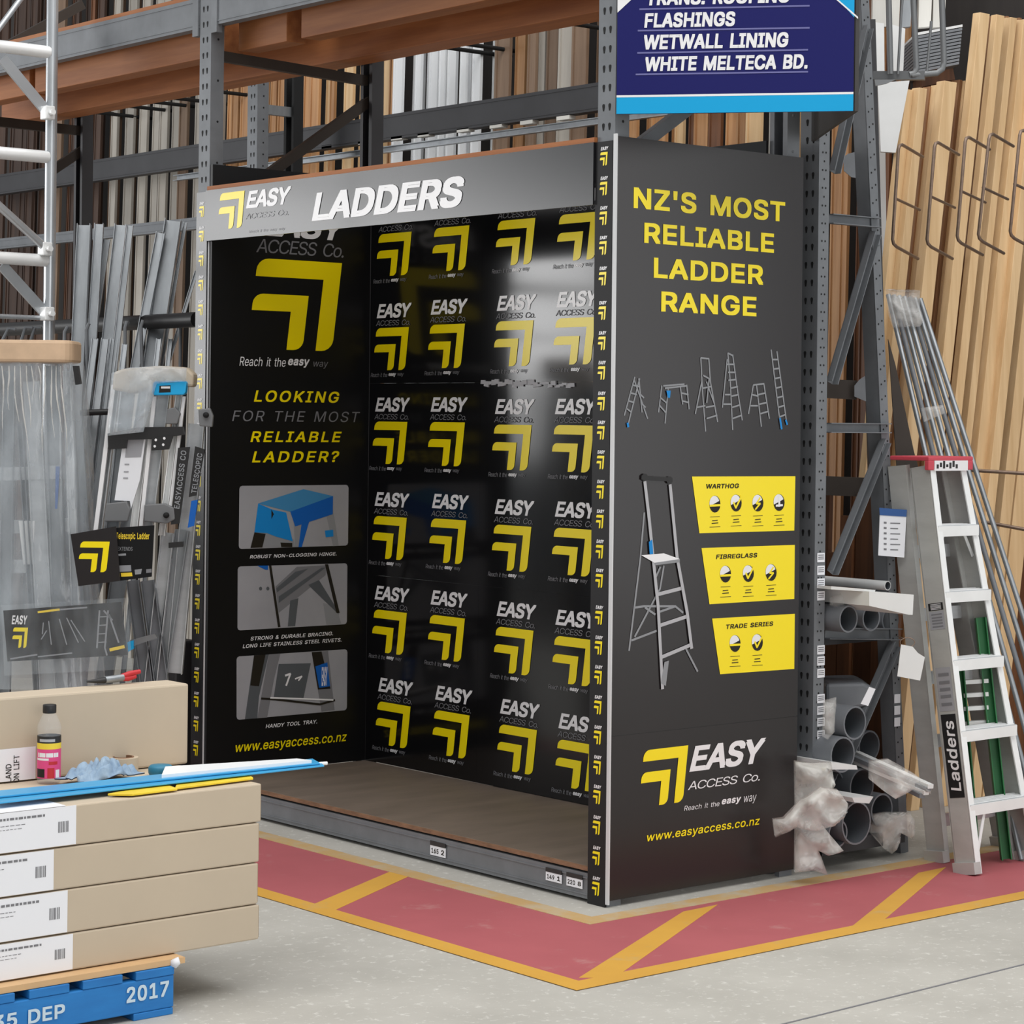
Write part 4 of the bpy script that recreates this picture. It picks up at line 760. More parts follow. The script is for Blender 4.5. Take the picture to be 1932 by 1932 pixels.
# ================================================================ REAR RACK: upright mouldings behind the booth
XM = 2.55
random.seed(5)
zones = [  # pixel span at y=200, mean width (m), material weights, label, group
 (-60, 178, .085, {'moulding_shaded': 7, 'moulding_drab': 1, 'moulding_dark': 2}, 'brown board standing upright in the rear rack behind the scaffold tower', 'boards behind the scaffold tower'),
 (178, 408, .075, {'moulding_grey': 6, 'moulding_drab': 2}, 'off-white moulding standing upright in the rear rack above the leaning steel channels', 'mouldings above the steel channels'),
 (408, 560, .06, {'moulding_wood': 4, 'moulding_white': 2, 'moulding_dark': 2}, 'orange or pale moulding upright in the rear rack seen through the braced booth frame', 'mouldings seen through the booth frame'),
 (560, 735, .06, {'moulding_wood': 3, 'pine_pale': 4}, 'straw coloured timber strip upright in the rear rack near the dark rear post', 'timber strips near the dark rear post'),
 (735, 905, .065, {'strip_white': 6}, 'bright white board standing upright in the rear rack above the LADDERS lettering', 'white boards above the lettering'),
 (905, 1165, .085, {'moulding_drab': 5, 'moulding_wood': 2, 'moulding_grey': 1, 'moulding_dark': 1}, 'brown board upright in the rear rack between white boards and corner post', 'boards beside the corner post'),
 (1165, 1500, .07, {'moulding_wood': 5, 'pine_pale': 2, 'moulding_dark': 2, 'moulding_white': 1}, 'timber board upright in the rear rack glimpsed below the blue sign', 'boards below the blue sign'),
 (1500, 1700, .05, {'moulding_dark': 5, 'moulding_wood': 4}, 'orange brown timber moulding upright behind the frame that holds the pipes', 'mouldings behind the pipe frame')]
bprot = {}
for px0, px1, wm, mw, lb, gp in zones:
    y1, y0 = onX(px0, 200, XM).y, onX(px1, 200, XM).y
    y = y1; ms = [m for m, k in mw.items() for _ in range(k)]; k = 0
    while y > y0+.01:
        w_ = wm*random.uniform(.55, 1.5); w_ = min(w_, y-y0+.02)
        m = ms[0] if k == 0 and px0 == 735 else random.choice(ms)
        nm = {'moulding_white': 'white_moulding', 'moulding_grey': 'white_moulding', 'moulding_drab': 'timber_board', 'strip_white': 'white_board', 'moulding_wood': 'timber_board', 'moulding_dark': 'timber_board', 'moulding_shaded': 'timber_board', 'pine_pale': 'timber_strip'}[m]
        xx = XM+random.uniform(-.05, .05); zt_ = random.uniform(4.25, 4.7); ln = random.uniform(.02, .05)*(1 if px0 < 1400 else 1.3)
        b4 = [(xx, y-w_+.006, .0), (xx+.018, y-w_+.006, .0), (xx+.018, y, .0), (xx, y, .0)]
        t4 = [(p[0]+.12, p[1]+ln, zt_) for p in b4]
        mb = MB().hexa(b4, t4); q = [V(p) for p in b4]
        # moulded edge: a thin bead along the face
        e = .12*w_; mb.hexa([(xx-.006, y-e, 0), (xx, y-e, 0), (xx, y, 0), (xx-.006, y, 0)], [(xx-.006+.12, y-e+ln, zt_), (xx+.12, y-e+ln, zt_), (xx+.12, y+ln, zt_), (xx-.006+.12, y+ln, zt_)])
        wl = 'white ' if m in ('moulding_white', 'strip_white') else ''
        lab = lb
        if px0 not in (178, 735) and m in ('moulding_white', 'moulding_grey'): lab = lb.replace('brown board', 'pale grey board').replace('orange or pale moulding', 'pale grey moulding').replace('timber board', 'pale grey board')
        elif m in ('moulding_dark', 'moulding_shaded'): lab = lb.replace('brown board', 'dark brown board').replace('orange or pale moulding', 'dark brown moulding').replace('timber board', 'dark brown board').replace('orange brown timber', 'dark brown timber')
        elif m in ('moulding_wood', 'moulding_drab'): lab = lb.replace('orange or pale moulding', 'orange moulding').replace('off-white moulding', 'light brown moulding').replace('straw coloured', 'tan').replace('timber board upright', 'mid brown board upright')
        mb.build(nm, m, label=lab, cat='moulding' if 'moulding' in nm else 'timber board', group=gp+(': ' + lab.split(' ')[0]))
        y -= w_ + random.choice([0, .002, .005] if px0 == 735 else [0, .002, .004, .010, .02]); k += 1
# long dark beam and the lighter rail below it
XB2 = 2.2
z1, z0 = onX(410, 266, XB2).z, onX(410, 309, XB2).z
beam('storage_beam', XB2, 1.5, 9.5, z0, z1, 'long dark grey steel beam running behind the booth in front of the upright mouldings', m='rack_dark', clips=False, dep=.06)
XR = 2.26
z1, z0 = onX(800, 268, XR).z, onX(800, 280, XR).z
MB().chan((XR, 1.5, (z0+z1)/2), (XR, 6.2, (z0+z1)/2), z1-z0, .03, .004, (-1, 0, 0)).build('support_rail', 'galvanised', label='thin pale steel rail just below the long dark beam behind the booth', cat='rail')
for k in range(9):
    px = 560+random.uniform(-14, 14)+62*k
    p = onX(px, 0, 2.215); zz = onX(px, 268-(px-800)*.118, 2.215).z+.035
    MB().box((2.2, p.y-.05, zz-.010), (2.24, p.y+.04, zz+.008)).build('timber_offcut', 'moulding_white', label='small white packer wedged between the long dark beam and the pale rail', cat='packer', group='packers under the long dark beam')
# divider pegs above the boards
for k, px in enumerate((188, 226, 278, 322, 372, 880, 915, 1115, 430)):
    py = {188: 212, 226: 217, 278: 204, 322: 196, 372: 190, 880: 95, 915: 88, 1115: 50, 430: 175}[px]
    p = onX(px, py, 2.50); MB().tube([p+V((.3, 0, 0)), p, p+V((-.22, 0, 0)), p+V((-.23, 0, .012))], .011, 8).build('divider_peg', 'slot_dark', label='short dark steel peg poking out between the upright mouldings', cat='peg', group='divider pegs')
z1, z0 = onX(75, 442, 2.1).z, onX(75, 462, 2.1).z
beam('storage_beam', 2.1, 4.6, 9.0, z0, z1, 'grey steel beam low behind the scaffold tower, ending at the leaning channels', m='rack_grey', clips=False, dep=.05)
# dark end frame of the neighbouring bay
yy = onX(168, 300, .84).y
fr = thing('rack_upright_frame', (.6, yy, 0), 'dark rack upright standing between the scaffold tower and the slotted post', 'rack frame')
post_mb(.84, yy-.04, 3.14, -1, .06, .08).build('rear_post', ['rack_dark', 'slot_dark'], fr)
for a, b in (((-30, 226), (158, 247)), ((158, 283), (95, 325)), ((158, 8), (20, 84))):
    p, q = onY(*a, yy), onY(*b, yy); MB().chan(p, q, .045, .028, .003, (0, 1, 0)).build('brace', 'rack_brown', fr)  # same brace brown, shade included in the colour
post_mb(.0, yy-.04, 4.2, 1, .06, .08).build('front_post', ['rack_grey', 'slot_dark'], fr)
# second rear frame, slotted, behind the booth
yy = onX(476, 230, 1.75).y
fr = thing('rack_upright_frame', (2, yy, 0), 'slotted galvanised upright far behind the booth, linked by a short bar to a dark post', 'rack frame')
post_mb(1.75, yy-.045, onX(476, 118, 1.75).z, 1, .07, .09, (2.5, 3.3), (2.5, 3.3, .06)).build('post', ['rack_grey', 'slot_dark'], fr)
p, q = onY(503, 207, yy), onY(548, 218, yy); xq = q.x
MB().bar((1.8, yy, p.z), (xq, yy, p.z), .03, .05).build('brace', 'galvanised', fr)
post_mb(xq+.05, yy-.045, 3.3, -1, .06, .09).build('rear_post', 'slot_dark', fr)

# ================================================================ BAY BESIDE THE BOOTH: scaffold tower, steel channels, wrapped ladders
XS = -.15
ys_ = onX(97, 200, XS).y
sc = thing('scaffold_tower', (XS, ys_, 0), 'silver aluminium scaffold tower with round rungs and diagonal stays at the edge of the picture', 'scaffold')
MB().tube([(XS, ys_, 0), (XS, ys_, 4.3)], .0245, 16).build('upright_tube', 'tower_alloy', sc)
MB().tube([(XS-1.3, ys_, 0), (XS-1.3, ys_, 4.3)], .0245, 16).build('upright_tube', 'tower_alloy', sc)
for y in (99, 297, 492): z = onY(95, y, ys_).z; MB().tube([(XS-1.3, ys_, z), (XS-.015, ys_, z)], .026, 14).build('rung', 'bright_metal', sc)
z = onY(83, 600, ys_).z; MB().tube([(XS-1.3, ys_, z), (XS-.015, ys_, z)], .010, 10).build('thin_rung', 'tower_alloy', sc)
for a, b, w_ in (((4, 110), (90, 213), .055), ((3, 500), (88, 594), .05)):
    p, q = onY(*a, ys_), onY(*b, ys_); e = p-(q-p)*1.0; MB().bar(p, q, .045, .012, (0, 1, 0)).build('flat_stay', 'tower_alloy', sc)
p, q = onY(-60, 335, ys_-.03), onY(86, 468, ys_-.03); MB().tube([p, q], .017, 12).build('diagonal_stay', 'tower_alloy', sc)
p, q = onY(-20, 78, ys_-.03), onY(42, -6, ys_-.03); MB().tube([p, q], .012, 12).build('diagonal_stay', 'tower_alloy', sc)
for x, y in ((91, 213), (86, 470), (90, 592)):
    p = onY(x, y, ys_-.03); mb = MB(); mb.box(p-V((.022, .02, .028)), p+V((.022, .03, .028))); mb.tube([p+V((0, -.02, .0)), p+V((0, -.045, 0))], .012, 8); mb.build('clamp', 'bright_metal', sc, bevel=.004)

# dark guard rail with hooped dividers
d0, d1 = 10.35, 9.15
p, q = at(0, 622, d0+.25), at(372, 603, d1)
MB().tube([p, q], .031, 12).build('guard_rail', 'tool_black', label='dark horizontal guard rail that the steel channels lean on', cat='rail')
def hoop(pts, d, lb, gp='hooped divider rods'):
    mb = MB(); P = [at(x, y, d) for x, y in pts]; mb.tube(P, .0075, 8); mb.build('divider_rod', 'steel_wire' if d < 8 else 'rack_grey', label=lb, cat='divider rod', group=gp)
for i, (pts, lb) in enumerate((([(128, 616), (122, 626), (121, 660), (124, 700)], 'bent divider rod beside the corner of the wooden cap'),
    ([(168, 610), (163, 622), (165, 700), (166, 756), (170, 770), (180, 779), (200, 782)], 'long J-shaped divider rod curling forward low among the channels'),
    ([(240, 606), (236, 618), (235, 700), (234, 760)], 'straight divider rod between the two groups of channels'),
    ([(270, 604), (266, 616), (268, 690), (270, 720)], 'divider rod behind the pale wide channel'),
    ([(345, 601), (341, 612), (340, 690), (340, 700)], 'divider rod closest to the slotted post'),
    ([(30, 622), (16, 620), (6, 640), (2, 690)], 'arched divider rod behind the cap at the picture edge'), ([(62, 619), (48, 618), (41, 640), (39, 690)], 'arched divider rod behind the middle of the cap'), ([(78, 619), (66, 618), (59, 640), (57, 690)], 'arched divider rod next to the scaffold tube'))):
    hoop(pts, 9.35 if i < 5 else 9.7, lb)
MB().tube([at(152, 779, 9.2), at(204, 777, 9.2)], .013, 10).build('lower_rail', 'tool_black', label='short dark lower rail crossing the channels beside the wrapped telescopic ladder', cat='rail')
# steel channels leaning on the rail: top pixel, lower pixel, width in pixels
chs = [((160, 425), (147, 700), 25, 0), ((188, 423), (171, 700), 17, 1), ((203, 452), (176, 640), 11, 0), ((229, 425), (196, 720), 22, 2), ((246, 426), (213, 720), 12, 0),
       ((304, 440), (262, 660), 17, 1), ((328, 417), (287, 690), 30, 2), ((350, 420), (313, 640), 7, 0), ((371, 512), (318, 685), 7, 0),
       ((180, 640), (140, 960), 12, 1), ((199, 640), (156, 980), 14, 0), ((217, 640), (176, 980), 14, 2), ((236, 650), (196, 980), 10, 1), ((300, 640), (283, 800), 9, 0), ((322, 640), (305, 800), 8, 1)]
txt = ['tallest end channel closest to the scaffold', 'second channel from the scaffold', 'short channel with a sloping cut top', 'broad blue-grey channel in the first group', 'narrow channel beside the broad blue-grey one', 'bright channel starting the second group', 'widest channel, dull grey, in the second group', 'thin rod-like strip behind the widest channel', 'thin strip nearest the slotted post',
       'low channel behind the wrapped bundle', 'low channel next to the J-shaped rod', 'low broad channel behind the telescopic ladder', 'low narrow channel at the edge of the telescopic ladder', 'short narrow channel behind the blue handle', 'short narrow channel behind the clear wrap top']
for i, (a, b, w_, k) in enumerate(chs):
    ax_, ay_ = a; bx, by = b; dt = 9.50+.045*(i % 4) if i < 9 else 9.34+.04*(i % 3)
    # line runs from the top point down to the floor, coming forward a little
    p = at(ax_, ay_, dt)
    s = (bx-ax_)/(by-ay_); zb_ = .02; q = None
    dd = dt-.45
    yf = CYP + (CAM.z-.02)*F_PX/dd; xf = ax_+s*(yf-ay_)
    q = at(xf, yf, dd)
    wm = w_*dt/F_PX
    MB().chan(q, p, wm, max(.012, wm*.55), .0025, -FW).build('steel_channel', 'galvanised', label='galvanised steel '+txt[i].replace('channel', 'channel', 1) if 'channel' in txt[i] else 'galvanised '+txt[i], cat='steel channel', group='leaning steel channels')

# ---------------- stretch-wrapped bundle of ladders with a wooden cap
wd = 8.75
wb = thing('wrapped_ladder_bundle', at(45, CYP+1.5265*F_PX/wd, wd), 'tall clear-wrapped bundle of ladders under a round-edged wooden cap', 'wrapped bundle')
mb = MB(); c0 = at(30, 668, wd); RTH = RT0
ow = .235; dp = .13
def rrect(c, hw, hd, r, n=5):
    P = []
    for sx, sy, a0 in ((1, 1, 0), (-1, 1, 90), (-1, -1, 180), (1, -1, 270)):
        for i in range(n+1):
            a = math.radians(a0+90*i/n); P.append(c+RTH*(sx*(hw-r)+r*math.cos(a))+FW*(sy*(hd-r)+r*math.sin(a)))
    return P
zc = at(60, 685, wd).z; zc1 = at(60, 643, wd).z
base = rrect(V((c0.x, c0.y, zc)), ow, dp, .06)
mb.poly(base, (0, 0, 1), zc1-zc); mb.build('cap', 'wood_cap', wb, bevel=.012)
bars = [(-30, 700, -40, 1290, 26, 'aluminium'), (20, 700, 10, 1290, 22, 'galvanised'), (62, 720, 92, 1290, 30, 'aluminium'), (100, 690, 118, 1290, 26, 'galvanised'), (128, 700, 150, 1290, 14, 'aluminium'), (40, 800, 70, 1290, 10, 'pvc_grey')]
for x0, y0, x1, y1, w_, m in bars:
    p, q = at(x0, y0, wd-.02), at(x1, y1, wd-.08); MB().chan(q+(q-p)*.3, p, w_*wd/F_PX, .03, .003, -FW).build('ladder_rail', m, wb)
for y in (890, 990, 1065): p, q = at(-40, y+6, wd-.03), at(130, y, wd-.03); MB().bar(p, q, .03, .05).build('ladder_rung', 'aluminium', wb)
MB().poly([at(35, 983, wd-.06), at(65, 983, wd-.06), at(62, 1065, wd-.06), at(44, 1065, wd-.06)], FW, .02).build('bracket', 'bright_metal', wb)
MB().poly([at(105, 880, wd-.05), at(113, 880, wd-.05), at(108, 960, wd-.05), at(104, 960, wd-.05)], FW, .015).build('blue_clip', 'deep_blue_print', wb)
mb = slab(MB(), [(137, 690), (147, 690), (152, 724), (142, 726)], wd-.14, .03); mb.build('black_clip', 'tool_black', wb)
# the film: a lumpy sleeve that flares towards the floor
rows_ = 16; ring = None; mb = MB(); vs = []; cc = 44
for r in range(rows_+1):
    t = r/rows_; y = 684 + (1290-684)*t
    c = at(46+6*t, y, wd); hw = ow*(.94+.28*t**1.3); hd = dp*(.9+.5*t)
    for j in range(cc):
        a = 6.2832*j/cc; ex = .55
        x = math.copysign(abs(math.cos(a))**ex, math.cos(a)); z = math.copysign(abs(math.sin(a))**ex, math.sin(a))
        k = .018*NZ.noise(V((j*.55, t*3.2, 4)))+.010*math.sin(j*2.1+t*2)
        if r == 0: k *= .2
        P = c+RTH*x*(hw+k)+FW*z*(hd+k); vs.append(P)
mb.add(vs, [(r*cc+j, r*cc+(j+1) % cc, (r+1)*cc+(j+1) % cc, (r+1)*cc+j) for r in range(rows_) for j in range(cc)], 0, True)
mb.build('stretch_film', 'wrap_film', wb)
# bright streaks where the film is gathered under the cap
mb = MB()
for k in range(11):
    x = 6+11*k+random.uniform(-3, 3); L = random.uniform(50, 190); sl = random.uniform(-.02, .12)
    P = [at(x+sl*L*t+2.5*math.sin(5*t+k), 690+L*t, wd-dp-.018) for t in (0, .25, .5, .75, 1)]
    mb.tube(P, [.0012, .0034, .003, .0022, .0008], 6)
mb.build('film_folds', 'milky_film', wb)
# hanging display board printed with ladders
bd_ = 8.5
PD = Plane(at(0, 1200, bd_), (RT0.x, RT0.y))
db = thing('display_board', at(120, 1262, bd_), 'grey and black printed board of ladders hanging low in front of the wrapped bundle', 'display board')
slab(MB(), [(6, 1152), (228, 1136), (240, 1236), (14, 1248)], bd_, .01).build('board', 'black_print', db)
mb = MB(); put_chev(mb, PD, PD.hit(22, 1222), PD.hit(53, 1184), 0); px_text(mb, PD, 'EASY', (22, 1178), (52, 1161), 1, bold=.035, shear=.2); mb.build('logo', ['yellow_print', 'white_print'], db)
mb = MB()
px_line(mb, PD, [(72, 1155), (112, 1150)], 4, 0); px_line(mb, PD, [(114, 1150), (164, 1146)], 3, 1); px_line(mb, PD, [(20, 1243), (70, 1235)], 3, 1); px_line(mb, PD, [(72, 1239), (136, 1232)], 2.5, 1); px_line(mb, PD, [(208, 1226), (234, 1220)], 6, 0)
for P in ([(82, 1175), (80, 1196)], [(92, 1172), (97, 1216)], [(88, 1190), (78, 1206)], [(112, 1168), (126, 1216)], [(126, 1166), (148, 1212)], [(134, 1170), (160, 1210)]): px_line(mb, PD, P, 2, 1, .0016)
for P in ([(188, 1152), (183, 1222)], [(204, 1152), (198, 1222), (202, 1236)], [(206, 1160), (224, 1212)], [(196, 1152), (212, 1170)]): px_line(mb, PD, P, 3.2, 1, .0018)
for y in (1164, 1180, 1196, 1212): px_line(mb, PD, [(186, y), (201, y-1)], 2, 1, .002)
mb.build('printed_pictures', ['packet_yellow', 'mid_print'], db)
mb = MB(); slab(mb, [(2, 1142), (240, 1128), (250, 1262), (8, 1275)], bd_-.012, .002); mb.build('clear_sleeve', 'sleeve_film', db)

# ---------------- clear-wrapped telescopic ladder leaning on the post
td = 8.62
tl = thing('telescopic_ladder', at(270, CYP+1.5265*F_PX/td, td), 'clear-wrapped telescopic ladder with blue top handle leaning against the chevron post', 'ladder')
def rail(x0, y0, x1, y1, w_, m, d=td, th=.03, nm='rail'):
    p, q = at(x0, y0, d), at(x1, y1, d); MB().chan(q, p, w_*d/F_PX, th, .003, -FW).build(nm, m, tl)
yf = CYP+1.5*F_PX/td
for xt, xb, w_, m in ((222, 186, 14, 'aluminium'), (245, 212, 24, 'galvanised'), (288, 252, 14, 'bright_metal'), (312, 275, 24, 'aluminium'), (342, 306, 12, 'bright_metal')):
    s = (xb-xt)/290; rail(xt, 725, xt+s*(1010-725), 1010, w_, m)
for x0, y0, x1, y1, w_ in ((210, 726, 176, 1002, 8), (288, 748, 262, 992, 7), (344, 748, 318, 958, 6)):
    slab(MB(), [(x0, y0), (x0+w_, y0), (x1+w_, y1), (x1, y1)], td-.045, .02).build('edge_strip', 'white_print', tl)
rail(372, 800, 330, 1270, 30, 'aluminium', td+.06, .03, 'side_rail'); rail(345, 1000, 300, 1300, 26, 'galvanised', td+.04, .03, 'side_rail'); rail(318, 1005, 285, 1300, 24, 'aluminium', td+.03, .03, 'side_rail')
rail(252, 1095, 280, 1300, 24, 'pvc_grey', td+.02, .03, 'stay_bar'); rail(280, 1095, 308, 1300, 26, 'pvc_grey', td+.02, .03, 'stay_bar')
slab(MB(), [(214, 702), (232, 696), (300, 690), (352, 693), (366, 706), (364, 730), (300, 728), (250, 742), (211, 736)], td-.05, .11).build('cardboard_cap', 'cardboard', tl, bevel=.01)
mb = MB(); PT = Plane(at(300, 800, td-.09), (RT0.x, RT0.y))
slab(mb, [(288, 723), (292, 719), (348, 718), (352, 722), (350, 741), (346, 745), (290, 746), (286, 742)], td-.09, .05); hnd = mb.build('handle', 'blue_plastic', tl, bevel=.004)
mb = MB(); px_poly(mb, PT, [(301, 728), (322, 727), (322, 740), (300, 741)], 0, .001); px_poly(mb, PT, [(304, 729), (321, 729), (321, 733), (304, 733)], 1, .002); mb.build('handle_recess', ['ink', 'white_print'], hnd)
slab(MB(), [(203, 818), (262, 806), (345, 805), (347, 820), (300, 828), (240, 830), (238, 846), (204, 848)], td-.07, .03).build('strap', 'tool_black', tl)
plt_ = slab(MB(), [(286, 826), (326, 822), (318, 848), (286, 850)], td-.075, .02).build('perforated_plate', 'tool_black', tl)
mb = MB(); PT2 = Plane(at(300, 836, td-.0755), (RT0.x, RT0.y))
for x, y in ((294, 830), (310, 827), (292, 842), (308, 839)): px_disc(mb, PT2, (x, y), 2.4, 2.6, 0, .001)
mb.build('rivet_heads', 'white_print', plt_)
plb = slab(MB(), [(237, 825), (275, 824), (264, 905), (247, 960), (245, 945), (216, 944), (230, 846)], td-.05, .004).build('paper_label', 'paper', tl)
mb = MB(); PT3 = Plane(at(250, 900, td-.051), (RT0.x, RT0.y))
px_poly(mb, PT3, [(240, 827), (272, 826), (266, 862), (236, 863)], 0, .001)
for y in (876, 890, 902): px_line(mb, PT3, [(233+(902-y)*.1, y), (241+(902-y)*.1, y)], 2.5, 0, .001)
mb.build('label_print', 'photo_grey', plb)
# black rail stickers reading up the rail
def sticker(q, word, bl, tr, extra=None, nm='rail_sticker'):
    mb = slab(MB(), q, td-.065, .012); PS = Plane(at(q[0][0], q[0][1], td-.0655), (RT0.x, RT0.y))
    a, b = PS.hit(*bl), PS.hit(*tr); sh = (q[0][0]-q[-1][0])
    vs, fs = glyphs(word, bold=.02, shear=.15); dx = PS.hit(q[0][0], q[0][1])[0]-PS.hit(q[3][0], q[3][1])[0]
    mb.add([PS.pt(b[0]-(b[0]-a[0])*y+dx*(x-.5), a[1]+(b[1]-a[1])*x, .0012+z) for x, y, z in vs], fs, 1); mb.build(nm, ['tool_black', 'mid_print'], tl)
sticker([(336, 845), (358, 843), (338, 988), (322, 990)], 'EASYACCESS CO', (334, 960), (346, 850))
sticker([(368, 842), (386, 848), (370, 935), (356, 938)], 'TELESCOPIC', (366, 930), (377, 855))
slab(MB(), [(361, 945), (373, 943), (366, 992), (354, 996)], td-.066, .01).build('blue_sticker', 'deep_blue_print', tl)
for q in ([(374, 772), (396, 770), (402, 785), (400, 806), (376, 804)], [(200, 950), (238, 946), (246, 962), (240, 984), (196, 984)], [(272, 952), (310, 950), (328, 958), (330, 980), (315, 988), (272, 984)], [(315, 772), (330, 768), (340, 780), (334, 800), (312, 800)]):
    slab(MB(), q, td-.07, .03).build('hinge_plate', 'grey_plastic', tl, bevel=.004)
mb = MB()
for x, y in ((389, 783), (314, 972)): mb.lathe(at(x, y, td-.075), [(0, 0), (.011, 0), (.011, .01), (0, .012)], 12, 0, -FW)
mb.build('hinge_pins', 'slot_dark', tl)
slab(MB(), [(245, 1208), (292, 1196), (297, 1204), (260, 1216), (247, 1222)], td-.06, .02).build('foot_stay', 'grey_plastic', tl)
slab(MB(), [(240, 1212), (252, 1208), (252, 1224), (242, 1230)], td-.07, .03).build('foot_cap', 'blue_plastic', tl)
slab(MB(), [(318, 1024), (345, 1022), (345, 1032), (318, 1034)], td-.06, .02).build('rail_clip', 'tool_black', tl)
crumple([(210, 704), (240, 694), (300, 690), (352, 694), (350, 720), (296, 724), (270, 815), (204, 822)], td-.1, .02, .012, ['wrap_film'], fr=18).build('wrap_film', 'wrap_film', tl)
# swing cards hung on the telescopic ladder
PK = Plane(at(200, 1050, 8.45), (RT0.x, RT0.y))
cd_ = thing('swing_card', at(180, 1105, 8.45), 'square black card with a large yellow double chevron in front of the telescopic ladder', 'display card')
slab(MB(), [(133, 1008), (219, 993), (227, 1096), (148, 1106)], 8.45, .006).build('card', 'black_print', cd_)
mb = MB(); put_chev(mb, PK, PK.hit(146, 1079), PK.hit(207, 1022), 0, .001); mb.build('logo', 'yellow_print', cd_)
cd_ = thing('swing_card', at(250, 1090, 8.47), 'black card headed in yellow lettering beside the square chevron card', 'display card')
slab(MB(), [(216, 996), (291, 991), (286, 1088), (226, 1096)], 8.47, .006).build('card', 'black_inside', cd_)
PK2 = Plane(at(250, 1040, 8.47), (RT0.x, RT0.y))
mb = MB(); px_text(mb, PK2, 'Telescopic Ladder', (219, 1020), (282, 1005), 0, bold=.02); px_text(mb, PK2, 'EXTENDS', (222, 1039), (250, 1032), 1); px_line(mb, PK2, [(222, 1047), (237, 1046)], 4, 1)
px_poly(mb, PK2, [(224, 1067), (247, 1066), (248, 1078), (226, 1079)], 1); px_poly(mb, PK2, [(228, 1081), (249, 1080), (250, 1087), (229, 1088)], 0); px_poly(mb, PK2, [(254, 1075), (268, 1073), (266, 1083), (255, 1084)], 1); px_poly(mb, PK2, [(276, 1074), (286, 1073), (286, 1080), (276, 1081)], 2)
mb.build('card_print', ['packet_yellow', 'mid_print', 'dim_print'], cd_)

slab(MB(), [(326, 1212), (358, 1208), (360, 1300), (322, 1304)], 9.0, .3).build('storage_crate', 'rack_dark', label='low dark crate on the floor between the leaning steel and the chevron post', cat='crate', bevel=.01) if False else None
p, q = at(324, 1300, 9.1), at(362, 1210, 9.1)
MB().box((p.x, p.y-.02, 0), (q.x+.05, q.y+.35, q.z)).build('storage_crate', 'rack_dark', label='low dark crate on the floor between the leaning steel and the chevron post', cat='crate', bevel=.01)

# ================================================================ PALLET OF CARTONS IN THE FOREGROUND
XE = -1.447; YF = -.222; XL = -3.1
zb = [.140]; 
for y in (1705.6, 1627, 1551.6, 1478): zb.append(onY(489, y, YF).z)
PX = Plane((0, YF-.001, 0), (1, 0))
pal = thing('pallet', (-2.4, .05, 0), 'blue wooden pallet stencilled 2017 under the cartons', 'pallet')
xr = -1.735; yf = -.268; yb = .40
fs_ = MB().box((XL, yf, .018), (xr, yf+.035, .100)).build('front_stringer', 'pallet_blue', pal, bevel=.003)
for y in (.05, yb-.035): MB().box((XL, y, .018), (xr, y+.035, .100)).build('stringer', 'pallet_blue', pal, bevel=.003)
xs = [onY(x, 1850, yf).x for x in (256, 231, 156, 131, 55, 28)]
edges = [(xs[0], xr), (xs[2], xs[1]), (xs[4], xs[3]), (xs[4]-.16, xs[5])]
x = xs[4]-.185
while x > XL+.15: edges.append((x-.11, x)); x -= .14
for a, b in edges: MB().box((a, yf-.002, .1005), (b, yb, .122)).build('deck_board', 'pallet_blue', pal, bevel=.002)
for a, b in ((onY(252, 1900, yf).x, xr-.002), (XL+.9, XL+1.02), (XL, XL+.12)): MB().box((a, yf-.001, .0), (b, yb, .0175)).build('base_board', 'pallet_blue', pal, bevel=.002)
PP = Plane((0, yf-.0005, 0), (1, 0))
mb = MB(); px_text(mb, PP, '2017', (238, 1893), (318, 1849), 0, off=.002, bold=.03); mb.build('stencil_lettering', 'stencil_white', fs_)
mb = MB(); px_text(mb, PP, '35 DEP', (-14, 1944), (122, 1893), 0, off=.002, bold=.03); mb.build('stencil_lettering', 'stencil_white', fs_)
mb = MB(); mb.box((XL, yf+.004, .1235), (-1.70, yb, .1385)); mb.build('cardboard_sheet', 'cardboard_sheet', label='brown cardboard sheet lying between the blue pallet and the lowest carton', cat='cardboard sheet')
crumple([(322, 1812), (336, 1806), (340, 1818), (333, 1826), (322, 1822)], 5.83, .012, .004, ['paper']).build('paper_scrap', 'paper', label='torn white paper scrap at the end of the brown cardboard sheet', cat='paper')
words_ = ['lowest', 'second lowest', 'third', 'topmost']; lx = [137, 127, 101, 143]; offs = [0, -.004, -.002, .003]
